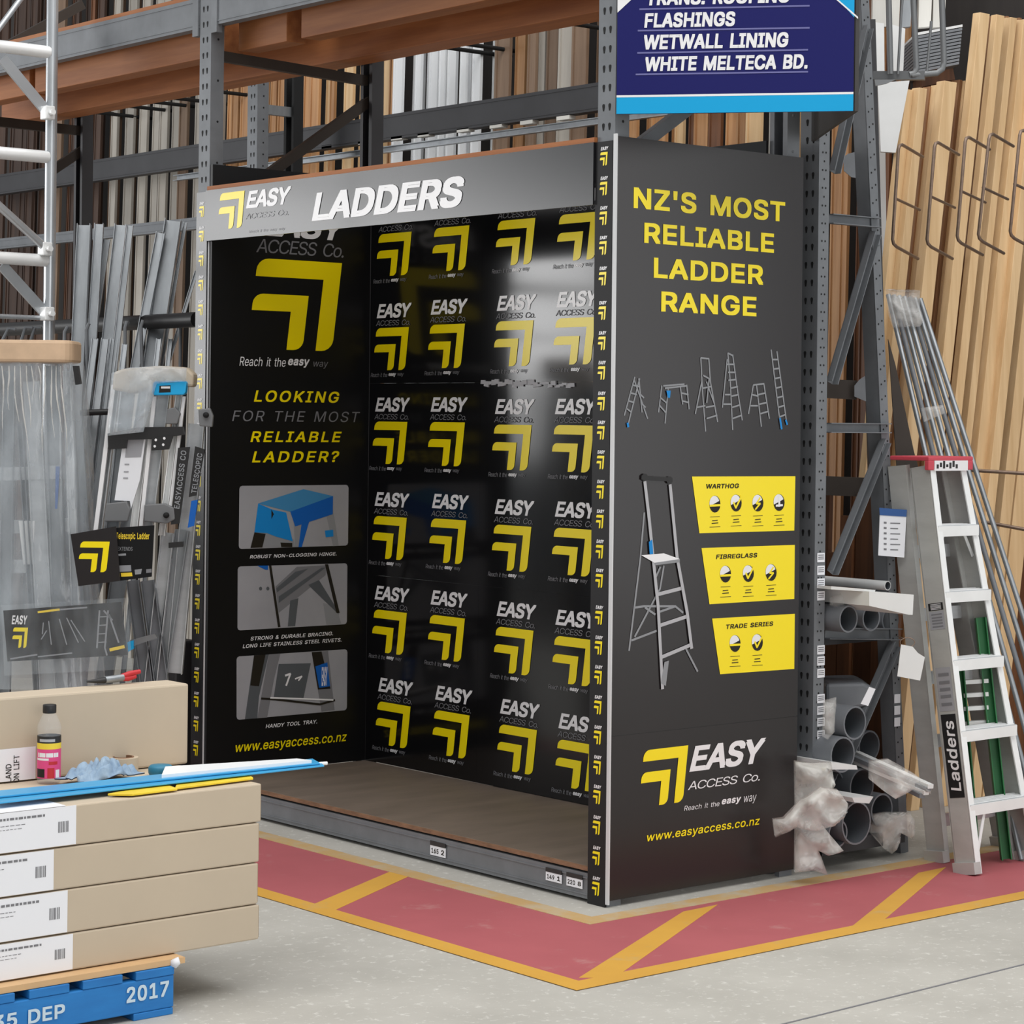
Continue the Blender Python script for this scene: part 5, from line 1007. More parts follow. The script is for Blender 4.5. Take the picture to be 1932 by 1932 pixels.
for i in range(4):
    z0, z1 = zb[i]+.0012, zb[i+1]-.0012; xe = XE+offs[i]; y0 = YF
    c = thing('carton', (XE-.6, .03, z0), f'{words_[i]} long flat brown carton in the stack on the blue pallet', 'carton', 'flat cartons on the pallet')
    MB().box((XL, y0, z0), (xe, .29, z1)).build('box', 'cardboard', c, bevel=.004)
    MB().box((xe+.0005, y0+.006, z0+.004), (xe+.003, .284, z1-.004)).build('end_flap', 'cardboard_edge', c)
    yl = 1523-0 if i == 3 else 0
    a = onY(lx[i], [1762, 1683, 1607, 1560][i], y0).x
    mb = MB(); mb.box((XL, y0-.0018, z0+.003), (a, y0-.0006, z1-.001))
    if i == 3: mb.box((XL, y0-.0018, z1), (a-.03, y0+.20, z1+.0012))
    pl = Plane((0, y0-.002, 0), (1, 0)); h = z1-z0
    s = a; bx = s-.050
    for k in range(7): mb.add([pl.pt(bx+.0042*k, z0+h*.36+.000, .0004), pl.pt(bx+.0042*k+[.003, .0016, .0024][k % 3], z0+h*.36, .0004), pl.pt(bx+.0042*k+[.003, .0016, .0024][k % 3], z0+h*.63, .0004), pl.pt(bx+.0042*k, z0+h*.63, .0004)], [(0, 1, 2, 3)], 1)
    for (l, r_, f_, t_) in ((.30, .085, .80, .035), (.34, .14, .66, .010), (.34, .155, .57, .008)):
        xx = s-l
        while xx < s-r_:
            w_ = random.uniform(.005, .013); mb.add([pl.pt(xx, z0+h*f_, .0004), pl.pt(xx+w_, z0+h*f_, .0004), pl.pt(xx+w_, z0+h*(f_+t_*1.6), .0004), pl.pt(xx, z0+h*(f_+t_*1.6), .0004)], [(0, 1, 2, 3)], 1); xx += w_+.003
    mb.build('label_sticker', ['paper', 'dim_print'], c)
ZT = zb[4]
# carton standing on edge at the back
zu = onY(363, 1289, .172).z; yub = onZ(322, 1280, zu).y
c = thing('carton', (-1.9, .21, ZT), 'big brown carton standing on its edge behind the bottle', 'carton')
MB().box((-3.0, .172, ZT+.001), (-1.423, min(yub, .283), zu)).build('box', 'cardboard', c, bevel=.006)
PU = Plane((0, .1712, 0), (1, 0)); a, b = PU.hit(-70, 1490), PU.hit(67, 1408)
mb = MB(); mb.box((a[0], .1698, ZT+.004), (b[0], .1708, b[1]))
vtext(mb, PU, 'NEW ZEALAND', PU.hit(9, 1540), PU.hit(21, 1441), 1, .0022, bold=.01); vtext(mb, PU, 'JACKSON LIFT', PU.hit(24, 1520), PU.hit(36, 1424), 1, .0022, bold=.01)
mb.build('address_sheet', ['paper', 'ink'], c)
# blue strips and a white strip
def strip_(q, z, th, m, nm, lb, cat='strip', gp=None, w2=None):
    P = [onZ(x, y, z) for x, y in q]; mb = MB(); mb.hexa([p-V((0, 0, th)) for p in P], P); return mb.build(nm, m, label=lb, cat=cat, group=gp, bevel=.0015)
strip_([(-10, 1515), (612, 1444), (606, 1438), (-10, 1500)], ZT+.016, .004, 'strip_blue', 'blue_strip', 'front long blue plastic strip jutting past the end of the topmost carton', gp='blue plastic strips')
strip_([(-10, 1503), (604, 1439), (590, 1431), (-10, 1492)], ZT+.022, .005, 'strip_blue', 'blue_strip', 'rear long blue plastic strip lying against the white strip', gp='blue plastic strips')
strip_([(310, 1464), (530, 1441), (580, 1434), (520, 1434), (318, 1447)], ZT+.034, .006, 'strip_white', 'white_strip', 'white plastic strip lying behind the blue strips') if False else None
P = [onZ(x, y, ZT+.030) for x, y in ((305, 1462), (588, 1434), (560, 1431), (312, 1446))]
MB().hexa([p-V((0, 0, .008)) for p in P], P).build('white_strip', 'strip_white', label='white plastic strip lying behind the blue strips', cat='strip')
p = at(608, 1441, (onZ(608, 1441, ZT+.02)-CAM).dot(FW)); q = onZ(618, 1440, ZT+.018)
MB().tube([onZ(590, 1442, ZT+.014), onZ(617, 1440, ZT+.014)], .005, 8).build('white_rod', 'strip_white', label='thin white rod tip poking out beyond the blue strips', cat='rod')
# yellow packet under the strips
for q, lb in (([(203, 1497), (250, 1497.5), (335, 1487), (310, 1478)], 'yellow plastic offcut nearer the rag, under the blue strips'), ([(330, 1486), (478, 1467), (466, 1458), (335, 1474)], 'yellow plastic offcut nearer the end of the topmost carton')):
    strip_(q, ZT+.009, .006, 'packet_yellow', 'yellow_offcut', lb, 'offcut', 'yellow offcuts')
# rag
random.seed(8)
c0 = onZ(190, 1474, ZT); mb = MB(); N, Mm = 34, 22; vs = []; ax1 = V((.93, .25, 0)).normalized(); ax2 = V((-ax1.y, ax1.x, 0))
for i in range(N+1):
    for j in range(Mm+1):
        u, v = i/N*2-1, j/Mm*2-1; e = max(0, 1-(abs(u)**2.4+abs(v)**2.2)*.9)
        f = 1+.18*NZ.noise(V((u*3, v*3, 1)))
        k = abs(NZ.noise(V((u*3.0+v*1.4, v*2.4-u, 2))))*1.5
        z = (.004+.046*k)*e**.5 + .006*e
        vs.append(c0+ax1*u*.105*f+ax2*v*.058*f+V((0, 0, .004+z+.012)))
fs = [(i*(Mm+1)+j, (i+1)*(Mm+1)+j, (i+1)*(Mm+1)+j+1, i*(Mm+1)+j+1) for i in range(N) for j in range(Mm)]
mb.add(vs, fs, 0, True)
rg = mb.build('cleaning_rag', ['rag_blue', 'rag_dark'], label='crumpled pale blue cleaning rag with dark edges on the topmost carton', cat='rag', recalc=False)
md = rg.modifiers.new('thick', 'SOLIDIFY'); md.thickness = .003; md.offset = -1; md.material_offset = 1; md.material_offset_rim = 1
# tape roll, teal pad, bits
tr_ = onZ(240, 1458, ZT); r = thing('tape_roll', tr_, 'roll of clear and cream tape behind the rag', 'tape roll')
MB().pipe(tr_+V((0, .02, .005)), tr_+V((0, .02, .040)), .040, .028, 24).build('tape', 'cardboard', r); MB().pipe(tr_+V((0, .02, .004)), tr_+V((0, .02, .042)), .028, .024, 24).build('core', 'ply_edge', r)
td2 = onZ(303, 1463, ZT); MB().lathe(td2+V((0, 0, .002)), [(0, 0), (.030, 0), (.033, .006), (.033, .020), (.028, .026), (0, .027)], 24).build('teal_roll', 'teal', label='round dark teal roll lying behind the blue strips beside the tape roll', cat='roll')
# bottle
bp = onZ(92, 1477, ZT); s = 1/F_PX*(bp-CAM).dot(FW)
bt = thing('bottle', bp, 'small clear plastic bottle with dark cap and pink label standing on the topmost carton', 'bottle')
R_ = 22*s; H = lambda y: (1477-y)*s
MB().lathe(bp+V((0, 0, .001)), [(0, 0), (R_*.93, 0), (R_, .005), (R_, H(1378)), (R_*1.03, H(1376)), (R_*1.03, H(1371)), (R_*.95, H(1366)), (R_*.72, H(1354)), (R_*.52, H(1345)), (R_*.5, H(1343))], 28).build('body', 'clear_plastic', bt)
MB().lathe(bp, [(R_*.55, H(1345)), (R_*.58, H(1344)), (R_*.58, H(1330)), (R_*.54, H(1329)), (0, H(1329))], 24).build('cap', 'tool_black', bt)
rl = R_*1.012
lbl = MB().lathe(bp, [(rl, H(1466)), (rl, H(1403))], 28).build('label', 'pink', bt)
MB().lathe(bp, [(rl*1.003, H(1402)), (rl*1.003, H(1387))], 28).build('label_top_band', 'tool_black', lbl)
MB().lathe(bp, [(rl*1.006, H(1411)), (rl*1.006, H(1400))], 28).build('label_yellow_band', 'bottle_yellow', lbl)
mb = MB()
def wrapq(a0, a1, y0, y1, mi, k=1.010):
    n = 6; base = math.atan2(-FW.y, -FW.x); vs = []
    for i in range(n+1):
        a = base+math.radians(a0+(a1-a0)*i/n)
        vs += [bp+V((math.cos(a)*rl*k, math.sin(a)*rl*k, H(y0))), bp+V((math.cos(a)*rl*k, math.sin(a)*rl*k, H(y1)))]
    mb.add(vs, [(2*i, 2*i+1, 2*i+3, 2*i+2) for i in range(n)], mi, True)
wrapq(-52, 60, 1426, 1418, 0); wrapq(-60, 10, 1432, 1428, 0); wrapq(-62, -10, 1464, 1448, 1); wrapq(4, 38, 1465, 1446, 2); wrapq(45, 70, 1465, 1450, 0); wrapq(10, 55, 1440, 1434, 2, 1.012); wrapq(-40, 40, 1397, 1392, 3)
mb.build('label_print', ['white_print', 'ink', 'tool_red', 'grey_print'], lbl)
# side cutters on the standing carton
pz = zu+.0092; pc = thing('pliers', onY(215, 1290, .235), 'red handled pliers lying on top of the standing carton', 'pliers')
ypl = onZ(215, 1292, zu).y; pq = lambda x, y, h=0: onY(x, y+5, ypl)
MB().tube([pq(164, 1281), pq(182, 1280), pq(200, 1278)], [.003, .006, .009], 8).build('jaws', 'tool_black', pc)
MB().tube([pq(198, 1278), pq(214, 1276), pq(232, 1273)], .010, 10).build('joint', 'galvanised', pc)
MB().tube([pq(228, 1271, .002), pq(245, 1266, .004), pq(264, 1262, .002)], [.006, .008, .006], 8).build('handle', 'tool_red', pc)
MB().tube([pq(226, 1276), pq(242, 1275), pq(256, 1271)], [.006, .008, .006], 8).build('handle', 'tool_red', pc)

# ================================================================ SIDE AISLE: hanging sign, tapered frame, pipes, stepladder, timber
P0, P1, P2 = V((-.014, -.02, 0)), V((.448, -.582, 0)), V((.93, .03, 0))
PS = Plane(P0, P1-P0); zS = PS.hit(1163, 215)[1]; LS = (P1-P0).length
sg = thing('hanging_sign', P0.lerp(P1, .5)+V((0, 0, zS)), 'navy hanging sign listing flashings, wetwall lining and white board, with a cyan stripe', 'sign')
def face(a, b, zl, zh, m, nm, th=.012):
    t = (b-a).normalized(); n = V((t.y, -t.x, 0)); 
    if (CAM-a).dot(n) < 0: n = -n
    mb = MB(); mb.hexa([a+V((0, 0, zl)), b+V((0, 0, zl)), b-n*th+V((0, 0, zl)), a-n*th+V((0, 0, zl))], [a+V((0, 0, zh)), b+V((0, 0, zh)), b-n*th+V((0, 0, zh)), a-n*th+V((0, 0, zh))]); return mb.build(nm, m, sg)
zT = 3.25
fb = face(P0, P1, zS, zT, 'navy', 'front_board'); face(P1+V((.006, 0, 0)), P2, zS, zT, 'sign_back', 'side_board')
za = PS.hit(1163, 184)[1]; zw = PS.hit(1163, 180)[1]
mb = MB(); mb.add([PS.pt(0, zS, .0008), PS.pt(LS, zS, .0008), PS.pt(LS, za, .0008), PS.pt(0, za, .0008)], [(0, 1, 2, 3)], 0); mb.build('cyan_stripe', 'cyan', fb)
mb = MB(); mb.add([PS.pt(0, za, .0012), PS.pt(LS, za, .0012), PS.pt(LS, zw, .0012), PS.pt(0, zw, .0012)], [(0, 1, 2, 3)], 0)
px_poly(mb, PS, [(1569, -8), (1573, -8), (1619, 32), (1619, 36)], 0, .0016)
mb.add([PS.pt(0, PS.hit(1168, 24)[1], .0012), PS.pt(PS.hit(1192, 0)[0]+.02, PS.hit(1192, 0)[1]+.02, .0012), PS.pt(0, PS.hit(1192, 0)[1]+.02, .0012)], [(0, 1, 2)], 0); mb.build('white_line', 'white_print', fb)
a = PS.hit(1575, -8); b = PS.hit(1618, 33)
mb = MB(); mb.add([PS.pt(a[0], a[1], .0012), PS.pt(LS, b[1], .0012), PS.pt(LS, a[1]+.01, .0012), PS.pt(a[0], a[1]+.01, .0012)], [(0, 1, 2, 3)], 0); mb.build('cyan_corner', 'cyan', fb)
for s, bl, tr in (('TRANS. ROOFING', (1220, 11), (1491, -22)), ('FLASHINGS', (1215.6, 53), (1387.6, 21.5)), ('WETWALL LINING', (1215, 94), (1488, 60.6)), ('WHITE MELTECA BD.', (1217.5, 135), (1524, 102))):
    mb = MB(); px_text(mb, PS, s, bl, tr, 0, off=.002, bold=.042, shear=.1, space=.95); mb.build('lettering', 'white_print', fb)
mb = MB()
for a, b in (((1207, 17.5), (1527, 11)), ((1204, 58), (1527, 52.5)), ((1203, 100), (1524, 94)), ((1200, 140.5), (1524, 135.5))): px_line(mb, PS, [a, b], 3, 0, .0012)
mb.build('ruled_lines', 'pale_line', fb)
for k in (.0, .86): MB().bar((k*.93+.02, .012, 3.05), (k*.93+.02, .012, 3.12), .02, .02).build('hook', 'rack_dark', sg)

# ---------------- tapered end frame that holds the pipes
fr = thing('cantilever_frame', (1.15, .03, 0), 'grey perforated end frame with sloping back leg and diagonal braces, full of pipes', 'rack frame')
XA_ = .937
mb = post_mb(XA_, .0, 3.6, 1, .052, .085, (.3, 3.0)); z = .3; k = 0
while z < 2.9:
    for dx in ((.018, .034) if k % 2 else (.026,)): mb.lathe((XA_+dx, -.0008, z), [(0, 0), (.0036, 0)], 8, 1, (0, -1, 0))
    z += .03; k += 1
mb.build('front_post', ['rack_grey', 'slot_dark'], fr)
tp, bt_ = onY(1643, -20, 0), onY(1716, 1560, 0); bt_ = tp+(bt_-tp)*((tp.z-.0)/(tp.z-bt_.z)); tp = tp+(tp-bt_)*.2
mb = MB(); mb.chan(bt_+V((0, .03, 0)), tp+V((0, .03, 0)), .042, .06, .004, (0, 1, 0))
for k in range(60):
    p = bt_.lerp(tp, .08+k*.0145); 
    for dx in (-.009, .009): mb.lathe(p+V((dx, .0, .012*(dx > 0)))+V((0, .0272, 0)), [(0, 0), (.0036, 0)], 8, 1, (0, -1, 0))
mb.build('sloping_leg', ['rack_grey', 'slot_dark'], fr)
for a, b, w_ in (((1562, 413), (1652, 421), .034), ((1558, 807), (1672, 808), .034), ((1556, 1194), (1692, 1196), .04), ((1647, 440), (1565, 722), .034), ((1666, 832), (1566, 1080), .034), ((1684, 1215), (1560, 1500), .04), ((1632, 52), (1570, 325), .034)):
    p, q = onY(*a, .035), onY(*b, .035); MB().chan(p, q, w_, .026, .003, (0, -1, 0)).build('brace', 'rack_grey', fr)
MB().box((.93, .0, .045), (1.42, .06, .09)).build('base_foot', 'rack_dark', fr)
# cantilever arms the pipes lie on
for z, nm in ((onY(1640, 1196, .1).z-.0, 'upper_arm'), (.075, 'lower_arm')):
    for y in (.12, 1.4): MB().box((.95, y, z-.03), (1.42, y+.05, z-.002)).build(nm, 'rack_dark', fr)
# dark inner post with gussets
p, q = at(1632, 40, 8.5), at(1668, 1290, 8.5); q = q+(q-p)*((q.z-0)/(p.z-q.z))
dk = thing('inner_post', (q.x, q.y, 0), 'dark steel inner post with grey gusset plates behind the sloping leg', 'post')
MB().bar(q, p, .065, .08, -FW).build('post', 'rack_dark', dk)
for pts in ([(1592, 296), (1600, 290), (1616, 286), (1618, 336), (1606, 334), (1592, 322)], [(1612, 728), (1622, 716), (1640, 704), (1641, 760), (1626, 754), (1612, 748)]): slab(MB(), pts, 8.44, .006).build('gusset_plate', 'rack_grey', dk)
for a, b in (((1500, 730), (1615, 736)), ((1556, 916), (1650, 920))): MB().bar(at(*a, 8.5), at(*b, 8.5), .04, .07).build('cross_arm', 'rack_brown', dk)
# price tickets up the front post and the booth's hidden rear post
PA = Plane((0, -.0012, 0), (1, 0))
i = 0
for ys2, zone in (((1052, 1076, 1100, 1124), 'top run'), ((1226, 1247, 1270), 'middle run'), ((1318, 1340, 1362, 1386), 'bottom run')):
    for y in ys2:
        a, b = PA.hit(1541.5, y+9), PA.hit(1555.5, y-9); mb = MB(); mb.poly([PA.pt(a[0], a[1], .0002), PA.pt(b[0], a[1], .0002), PA.pt(b[0], b[1], .0002), PA.pt(a[0], b[1], .0002)], PA.n, .0012)
        for zz in (.3, .5, .72): mb.add([PA.pt(a[0]+.004, a[1]+(b[1]-a[1])*zz, .0018), PA.pt(b[0]-.004, a[1]+(b[1]-a[1])*zz, .0018), PA.pt(b[0]-.004, a[1]+(b[1]-a[1])*(zz+.1), .0018), PA.pt(a[0]+.004, a[1]+(b[1]-a[1])*(zz+.1), .0018)], [(0, 1, 2, 3)], 1)
        mb.build('price_ticket', ['paper', 'dim_print'], label=f'tiny white price ticket in the {zone} of tickets up the perforated post', cat='price ticket', group=f'tickets on the perforated post, {zone}')
        i += 1

# ---------------- pipes lying through the frame
def pipe(px, py, rpx, m, lb, y0=-.06, ln=2.2, wall=.006, gp='grey pipe ends'):
    p = onY(px, py, y0); d = (p-CAM).dot(FW); r = rpx*d/F_PX
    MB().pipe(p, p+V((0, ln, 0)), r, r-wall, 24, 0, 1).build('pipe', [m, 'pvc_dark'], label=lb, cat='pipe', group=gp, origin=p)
    return p, r
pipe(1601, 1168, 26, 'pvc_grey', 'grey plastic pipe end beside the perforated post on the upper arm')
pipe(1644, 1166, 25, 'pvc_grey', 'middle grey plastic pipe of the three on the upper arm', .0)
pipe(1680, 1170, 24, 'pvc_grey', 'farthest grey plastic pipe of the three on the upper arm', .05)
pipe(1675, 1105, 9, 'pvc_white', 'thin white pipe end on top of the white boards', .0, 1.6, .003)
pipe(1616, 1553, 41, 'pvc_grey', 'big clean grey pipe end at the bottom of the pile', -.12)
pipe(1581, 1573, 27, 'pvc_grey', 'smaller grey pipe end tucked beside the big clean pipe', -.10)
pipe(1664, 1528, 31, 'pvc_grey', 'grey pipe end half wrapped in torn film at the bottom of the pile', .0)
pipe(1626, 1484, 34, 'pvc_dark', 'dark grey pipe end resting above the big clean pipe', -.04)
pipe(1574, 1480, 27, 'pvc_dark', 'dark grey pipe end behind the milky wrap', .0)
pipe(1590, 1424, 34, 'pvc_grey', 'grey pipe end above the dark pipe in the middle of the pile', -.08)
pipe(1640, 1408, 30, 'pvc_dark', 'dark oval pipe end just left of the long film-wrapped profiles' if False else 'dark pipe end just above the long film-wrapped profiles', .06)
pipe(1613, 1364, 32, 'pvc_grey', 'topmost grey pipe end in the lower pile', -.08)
# short elbow resting on top of the pile
slab(MB(), [(1558, 1290), (1630, 1288), (1652, 1300), (1640, 1332), (1600, 1340), (1558, 1328)], 7.95, .25).build('pipe_offcut', 'pvc_grey', label='stubby grey box-shaped offcut capping the lower pile of pipes', cat='offcut', bevel=.012)
slab(MB(), [(1640, 1296), (1652, 1300), (1638, 1332), (1624, 1328)], 7.80, .004).build('sticker', 'paper', label='white sticker on the end of the grey box-shaped offcut', cat='sticker')
# white sheets and fascia
def long_(pts, d, ln, m, nm, lb, cat, gp=None):
    P = [at(x, y, d) for x, y in pts]; k = len(P); Q = [p+V((0, ln, 0)) for p in P]; mb = MB()
    mb.add(P+Q, [tuple(range(k)), tuple(reversed(range(k, 2*k)))]+[(i, (i+1) % k, k+(i+1) % k, k+i) for i in range(k)], 0); return mb.build(nm, m, label=lb, cat=cat, group=gp)
long_([(1568, 1112), (1650, 1117), (1652, 1113), (1568, 1106)], 7.72, 1.6, 'pvc_white', 'white_sheet', 'white plastic sheet lying over the upper grey pipes', 'sheet')
long_([(1640, 1116), (1724, 1122), (1722, 1160), (1715, 1160), (1640, 1143)], 7.70, 1.2, 'pvc_white', 'fascia_board', 'white grooved fascia board sticking out over the upper pipes', 'fascia board')
long_([(1568, 1438), (1616, 1444), (1618, 1452), (1570, 1452)], 7.62, .9, 'pvc_white', 'white_profile', 'white channel profile lying between pipes in the pile', 'profile', 'white profiles in the pile')
long_([(1608, 1505), (1648, 1503), (1640, 1516), (1612, 1514)], 7.66, .9, 'pvc_white', 'white_profile', 'white channel profile over the big clean pipe', 'profile', 'white profiles in the pile')
# long profiles wrapped in film, drooping towards the aisle
pr = thing('wrapped_profiles', at(1690, 1480, 7.7), 'bundle of pale profiles in torn film drooping out of the pile of pipes', 'profiles')
for k, (a, b) in enumerate((((1618, 1432), (1752, 1490)), ((1622, 1440), (1748, 1496)), ((1640, 1452), (1740, 1502)), ((1650, 1436), (1756, 1484)))):
    p, q = at(*a, 7.9), at(*b, 7.6); MB().bar(p-(q-p)*1.2, q, .022, .014).build('profile', 'pvc_white' if k % 2 else 'pvc_grey', pr)
crumple([(1640, 1436), (1676, 1432), (1722, 1458), (1758, 1484), (1756, 1498), (1722, 1488), (1690, 1508), (1664, 1490), (1640, 1470)], 7.62, .04, .012, []).build('torn_film', 'bag_film', pr)
crumple([(1646, 1538), (1668, 1534), (1690, 1546), (1716, 1534), (1724, 1545), (1716, 1562), (1722, 1582), (1700, 1572), (1686, 1590), (1682, 1610), (1668, 1602), (1654, 1580), (1640, 1570)], (onY(1664, 1545, .0)-CAM).dot(FW)-.02, .05, .016, []).build('torn_wrap', 'milky_film', label='ragged milky plastic wrap hanging off a pipe at the bottom of the pile', cat='wrap')
crumple([(1554, 1322), (1578, 1316), (1574, 1380), (1562, 1396), (1552, 1390)], (onY(1568, 1350, -.06)-CAM).dot(FW), .03, .012, []).build('torn_wrap', 'bag_film', label='small torn film tuck beside the bottom tickets of the perforated post', cat='wrap')
crumple([(1566, 1128), (1592, 1116), (1612, 1124), (1606, 1140), (1578, 1148), (1566, 1142)], (onY(1590, 1130, -.03)-CAM).dot(FW), .03, .012, []).build('torn_wrap', 'bag_film', label='crinkled clear film between the white sheet and the upper pipes', cat='wrap')
mb = MB()
crumple([(1499, 1436), (1534, 1440), (1568, 1438), (1574, 1478), (1560, 1500), (1538, 1512), (1500, 1524)], 7.56, .04, .020, [], fr=15, mb=mb)
crumple([(1458, 1546), (1478, 1543), (1510, 1510), (1548, 1486), (1580, 1490), (1599, 1515), (1594, 1540), (1570, 1560), (1540, 1567), (1502, 1560), (1462, 1578)], 7.50, .04, .022, [], fr=15, mb=mb)
crumple([(1500, 1552), (1545, 1548), (1566, 1575), (1590, 1603), (1562, 1612), (1545, 1606), (1562, 1652), (1532, 1640), (1499, 1646)], 7.55, .04, .020, [], fr=15, mb=mb)
mb.build('milky_wrap', 'milky_film', label='large crumpled milky plastic wrap bulging past the end of the side panel', cat='wrap')
MB().box((.93, .25, .0), (1.42, 1.8, .045)).build('shadow_plinth', 'slot_dark', label='black base plinth under the pile of pipes', cat='plinth')  # near-black colour stands for the shadow under the pipe rack

# ---------------- stepladder
ld = thing('stepladder', onZ(1860, 1625, 0), 'grey aluminium stepladder with pale treads and a red and white top cap', 'ladder')
Lb, Lt = onZ(1824, 1650, 0), at(1736, 880, 7.93); Rb = Lb+V((.36, .02, 0)); Rt = Lt+V((.20, .01, 0))
up_l = (Lt-Lb).normalized(); fwd = V((0, -1, 0)); fn = (fwd-up_l*fwd.dot(up_l)).normalized()
def lrail(b, t, w_, dpt, m, nm):
    mb = MB(); k = (t-b).normalized(); f2 = (fwd-k*fwd.dot(k)).normalized(); a = k.cross(f2).normalized()
    mb.bar(b, t, .004, dpt, f2)                       # web
    return mb, f2, a
for b, t, sgn, nm in ((Lb, Lt, 1, 'front_rail'), (Rb, Rt, -1, 'front_rail')):
    mb, f2, a = lrail(b, t, .03, .085, 'x', nm); a = a if a.x*sgn > 0 else -a
    for o in (.0425, -.0425): mb.bar(b+f2*o+a*.012, t+f2*o+a*.012, .028, .005, f2, 1 if o > 0 else 0)  # front flange coloured lighter to carry its bright highlight
    r_ = mb.build(nm, ['ladder_grey', 'bright_metal'], ld); k = (t-b).normalized()
    MB().bar(b+V((.004*sgn, 0, 0)), b+k*.04+V((.004*sgn, 0, 0)), .036, .092, f2).build('foot', 'ladder_grey', r_)
    if sgn > 0: RAIL = r_
tz = lambda y: (1650-y)/(1650-880)
for y in (1000, 1126, 1255, 1388, 1525):
    t = tz(y); p, q = Lb.lerp(Lt, t), Rb.lerp(Rt, t); mb = MB()
    c = (p+q)/2; mb.box((p.x+.004, p.y-.045, p.z-.004), (q.x-.004, p.y+.04, p.z+.012), 0); mb.box((p.x+.004, p.y-.047, p.z-.026), (q.x-.004, p.y-.042, p.z+.010), 1)
    for k in range(4): mb.box((p.x+.006, p.y-.036+.018*k, p.z+.012), (q.x-.006, p.y-.030+.018*k, p.z+.0145), 1)
    mb.build('tread', ['aluminium', 'bright_metal'], ld)  # pale tread colour holds the light reflected from above
for y in (1000,):
    t = tz(y); p, q = Lb.lerp(Lt, t), Rb.lerp(Rt, t)
    MB().bar(p+V((.05, -.03, -.02)), p+V((.012, -.03, -.10)), .012, .003, (0, -1, 0)).build('tread_brace', 'bright_metal', ld); MB().bar(q+V((-.05, -.03, -.02)), q+V((-.0, -.03, -.10)), .012, .003, (0, -1, 0)).build('tread_brace', 'bright_metal', ld)
t = tz(1525); p = Lb.lerp(Lt, t); MB().bar(p+V((.10, -.03, -.01)), Lb.lerp(Lt, .04)+V((.018, -.035, 0)), .014, .003, (0, -1, 0)).build('tread_brace', 'bright_metal', ld)
# top cap
c0 = Lt+V((-.02, -.055, -.012)); c1 = Rt+V((.02, .11, .035))
mb = MB(); mb.box((c0.x, c0.y, c0.z+.032), (c1.x, c1.y, c1.z), 0); mb.box((c0.x, c0.y, c0.z), (c0.x+.03, c0.y+.02, c0.z+.034), 0); mb.box((c1.x-.03, c0.y, c0.z), (c1.x, c0.y+.02, c0.z+.034), 0); cap_ = mb.build('top_cap', 'ladder_red', ld, bevel=.004)
mb = MB(); mb.box((c0.x+.031, c0.y-.001, c0.z-.002), (c1.x-.031, c0.y+.008, c0.z+.033), 0)
for k in range(7): xx = c0.x+.04+.017*k; mb.box((xx, c0.y-.0018, c0.z+.006+.005*(k % 2)), (xx+.011, c0.y-.001, c0.z+.020+.006*(k % 3)), 1)
mb.build('cap_label', ['white_print', 'tool_black'], cap_)
# rear legs
Bl, Br = onZ(1768, 1626, 0), onZ(1893, 1598, 0); Tl, Tr = Lt+V((-.005, .10, .0)), Rt+V((.005, .10, 0))
for b, t in ((Bl, Tl), (Br, Tr)):
    mb, f2, a = lrail(b, t, .03, .075, 'x', 'r')
    for o in (.0375, -.0375): mb.bar(b+f2*o+a*.01, t+f2*o+a*.01, .024, .004, f2)
    r_ = mb.build('rear_leg', 'ladder_grey', ld); MB().bar(b, b+(t-b).normalized()*.04, .034, .085, f2).build('foot', 'ladder_grey', r_)
for t in (.10, .30, .46, .62, .78):
    p, q = Bl.lerp(Tl, t), Br.lerp(Tr, t); MB().bar(p, q, .012, .045).build('rear_bar', 'aluminium', ld)
# stickers on the side of the front rail
Pn = Plane(Lb+V((-.003, 0, 0)), (0, -1))
def rail_sticker(t0, t1, m, word=None):
    k = (Lt-Lb).normalized(); p, q = Lb.lerp(Lt, t0), Lb.lerp(Lt, t1); f2 = fn; n_ = V((-1, 0, 0))
    A = lambda r, s: p.lerp(q, r)+f2*s+n_*.003
    mb = MB(); mb.add([A(0, -.032), A(0, .032), A(1, .032), A(1, -.032)], [(0, 1, 2, 3)], 0)
    if word:
        vs, fs = glyphs(word, bold=.02, shear=.1); mb.add([A(.08+.84*x, -.022+.044*(1-y))+n_*(.0008+z) for x, y, z in vs], fs, 1)
    else:
        for r in (.12, .3, .46, .62, .8): mb.add([x+n_*.0008 for x in (A(r, -.022), A(r, .024), A(r+.07, .024), A(r+.07, -.022))], [(0, 1, 2, 3)], 1)
    mb.build('rail_sticker', [m, 'white_print' if m == 'tool_black' else 'dim_print'], RAIL)
rail_sticker(tz(1508), tz(1352), 'tool_black', 'Ladders'); rail_sticker(tz(1346), tz(1264), 'photo_grey'); rail_sticker(tz(1192), tz(1158), 'photo_grey'); rail_sticker(tz(1156), tz(1142), 'tool_black')
# green fibreglass ladder half hidden behind it
gl = thing('fibreglass_ladder', at(1868, 1560, 8.0), 'green fibreglass ladder rails half hidden behind the grey stepladder', 'ladder')
for (a, b) in (((1848, 1165), (1884, 1500)), ((1806, 1250), (1822, 1440))):
    p, q = at(*a, 8.02), at(*b, 7.98); q = q+(q-p)*((q.z-.01)/(p.z-q.z)); MB().chan(q, p, .036, .03, .004, -FW).build('rail', 'ladder_green', gl)
for y in (1255, 1284, 1309, 1334, 1362):
    MB().bar(at(1818, y+3, 8.0), at(1864, y, 8.0), .02, .014).build('rung', 'bright_metal', gl)
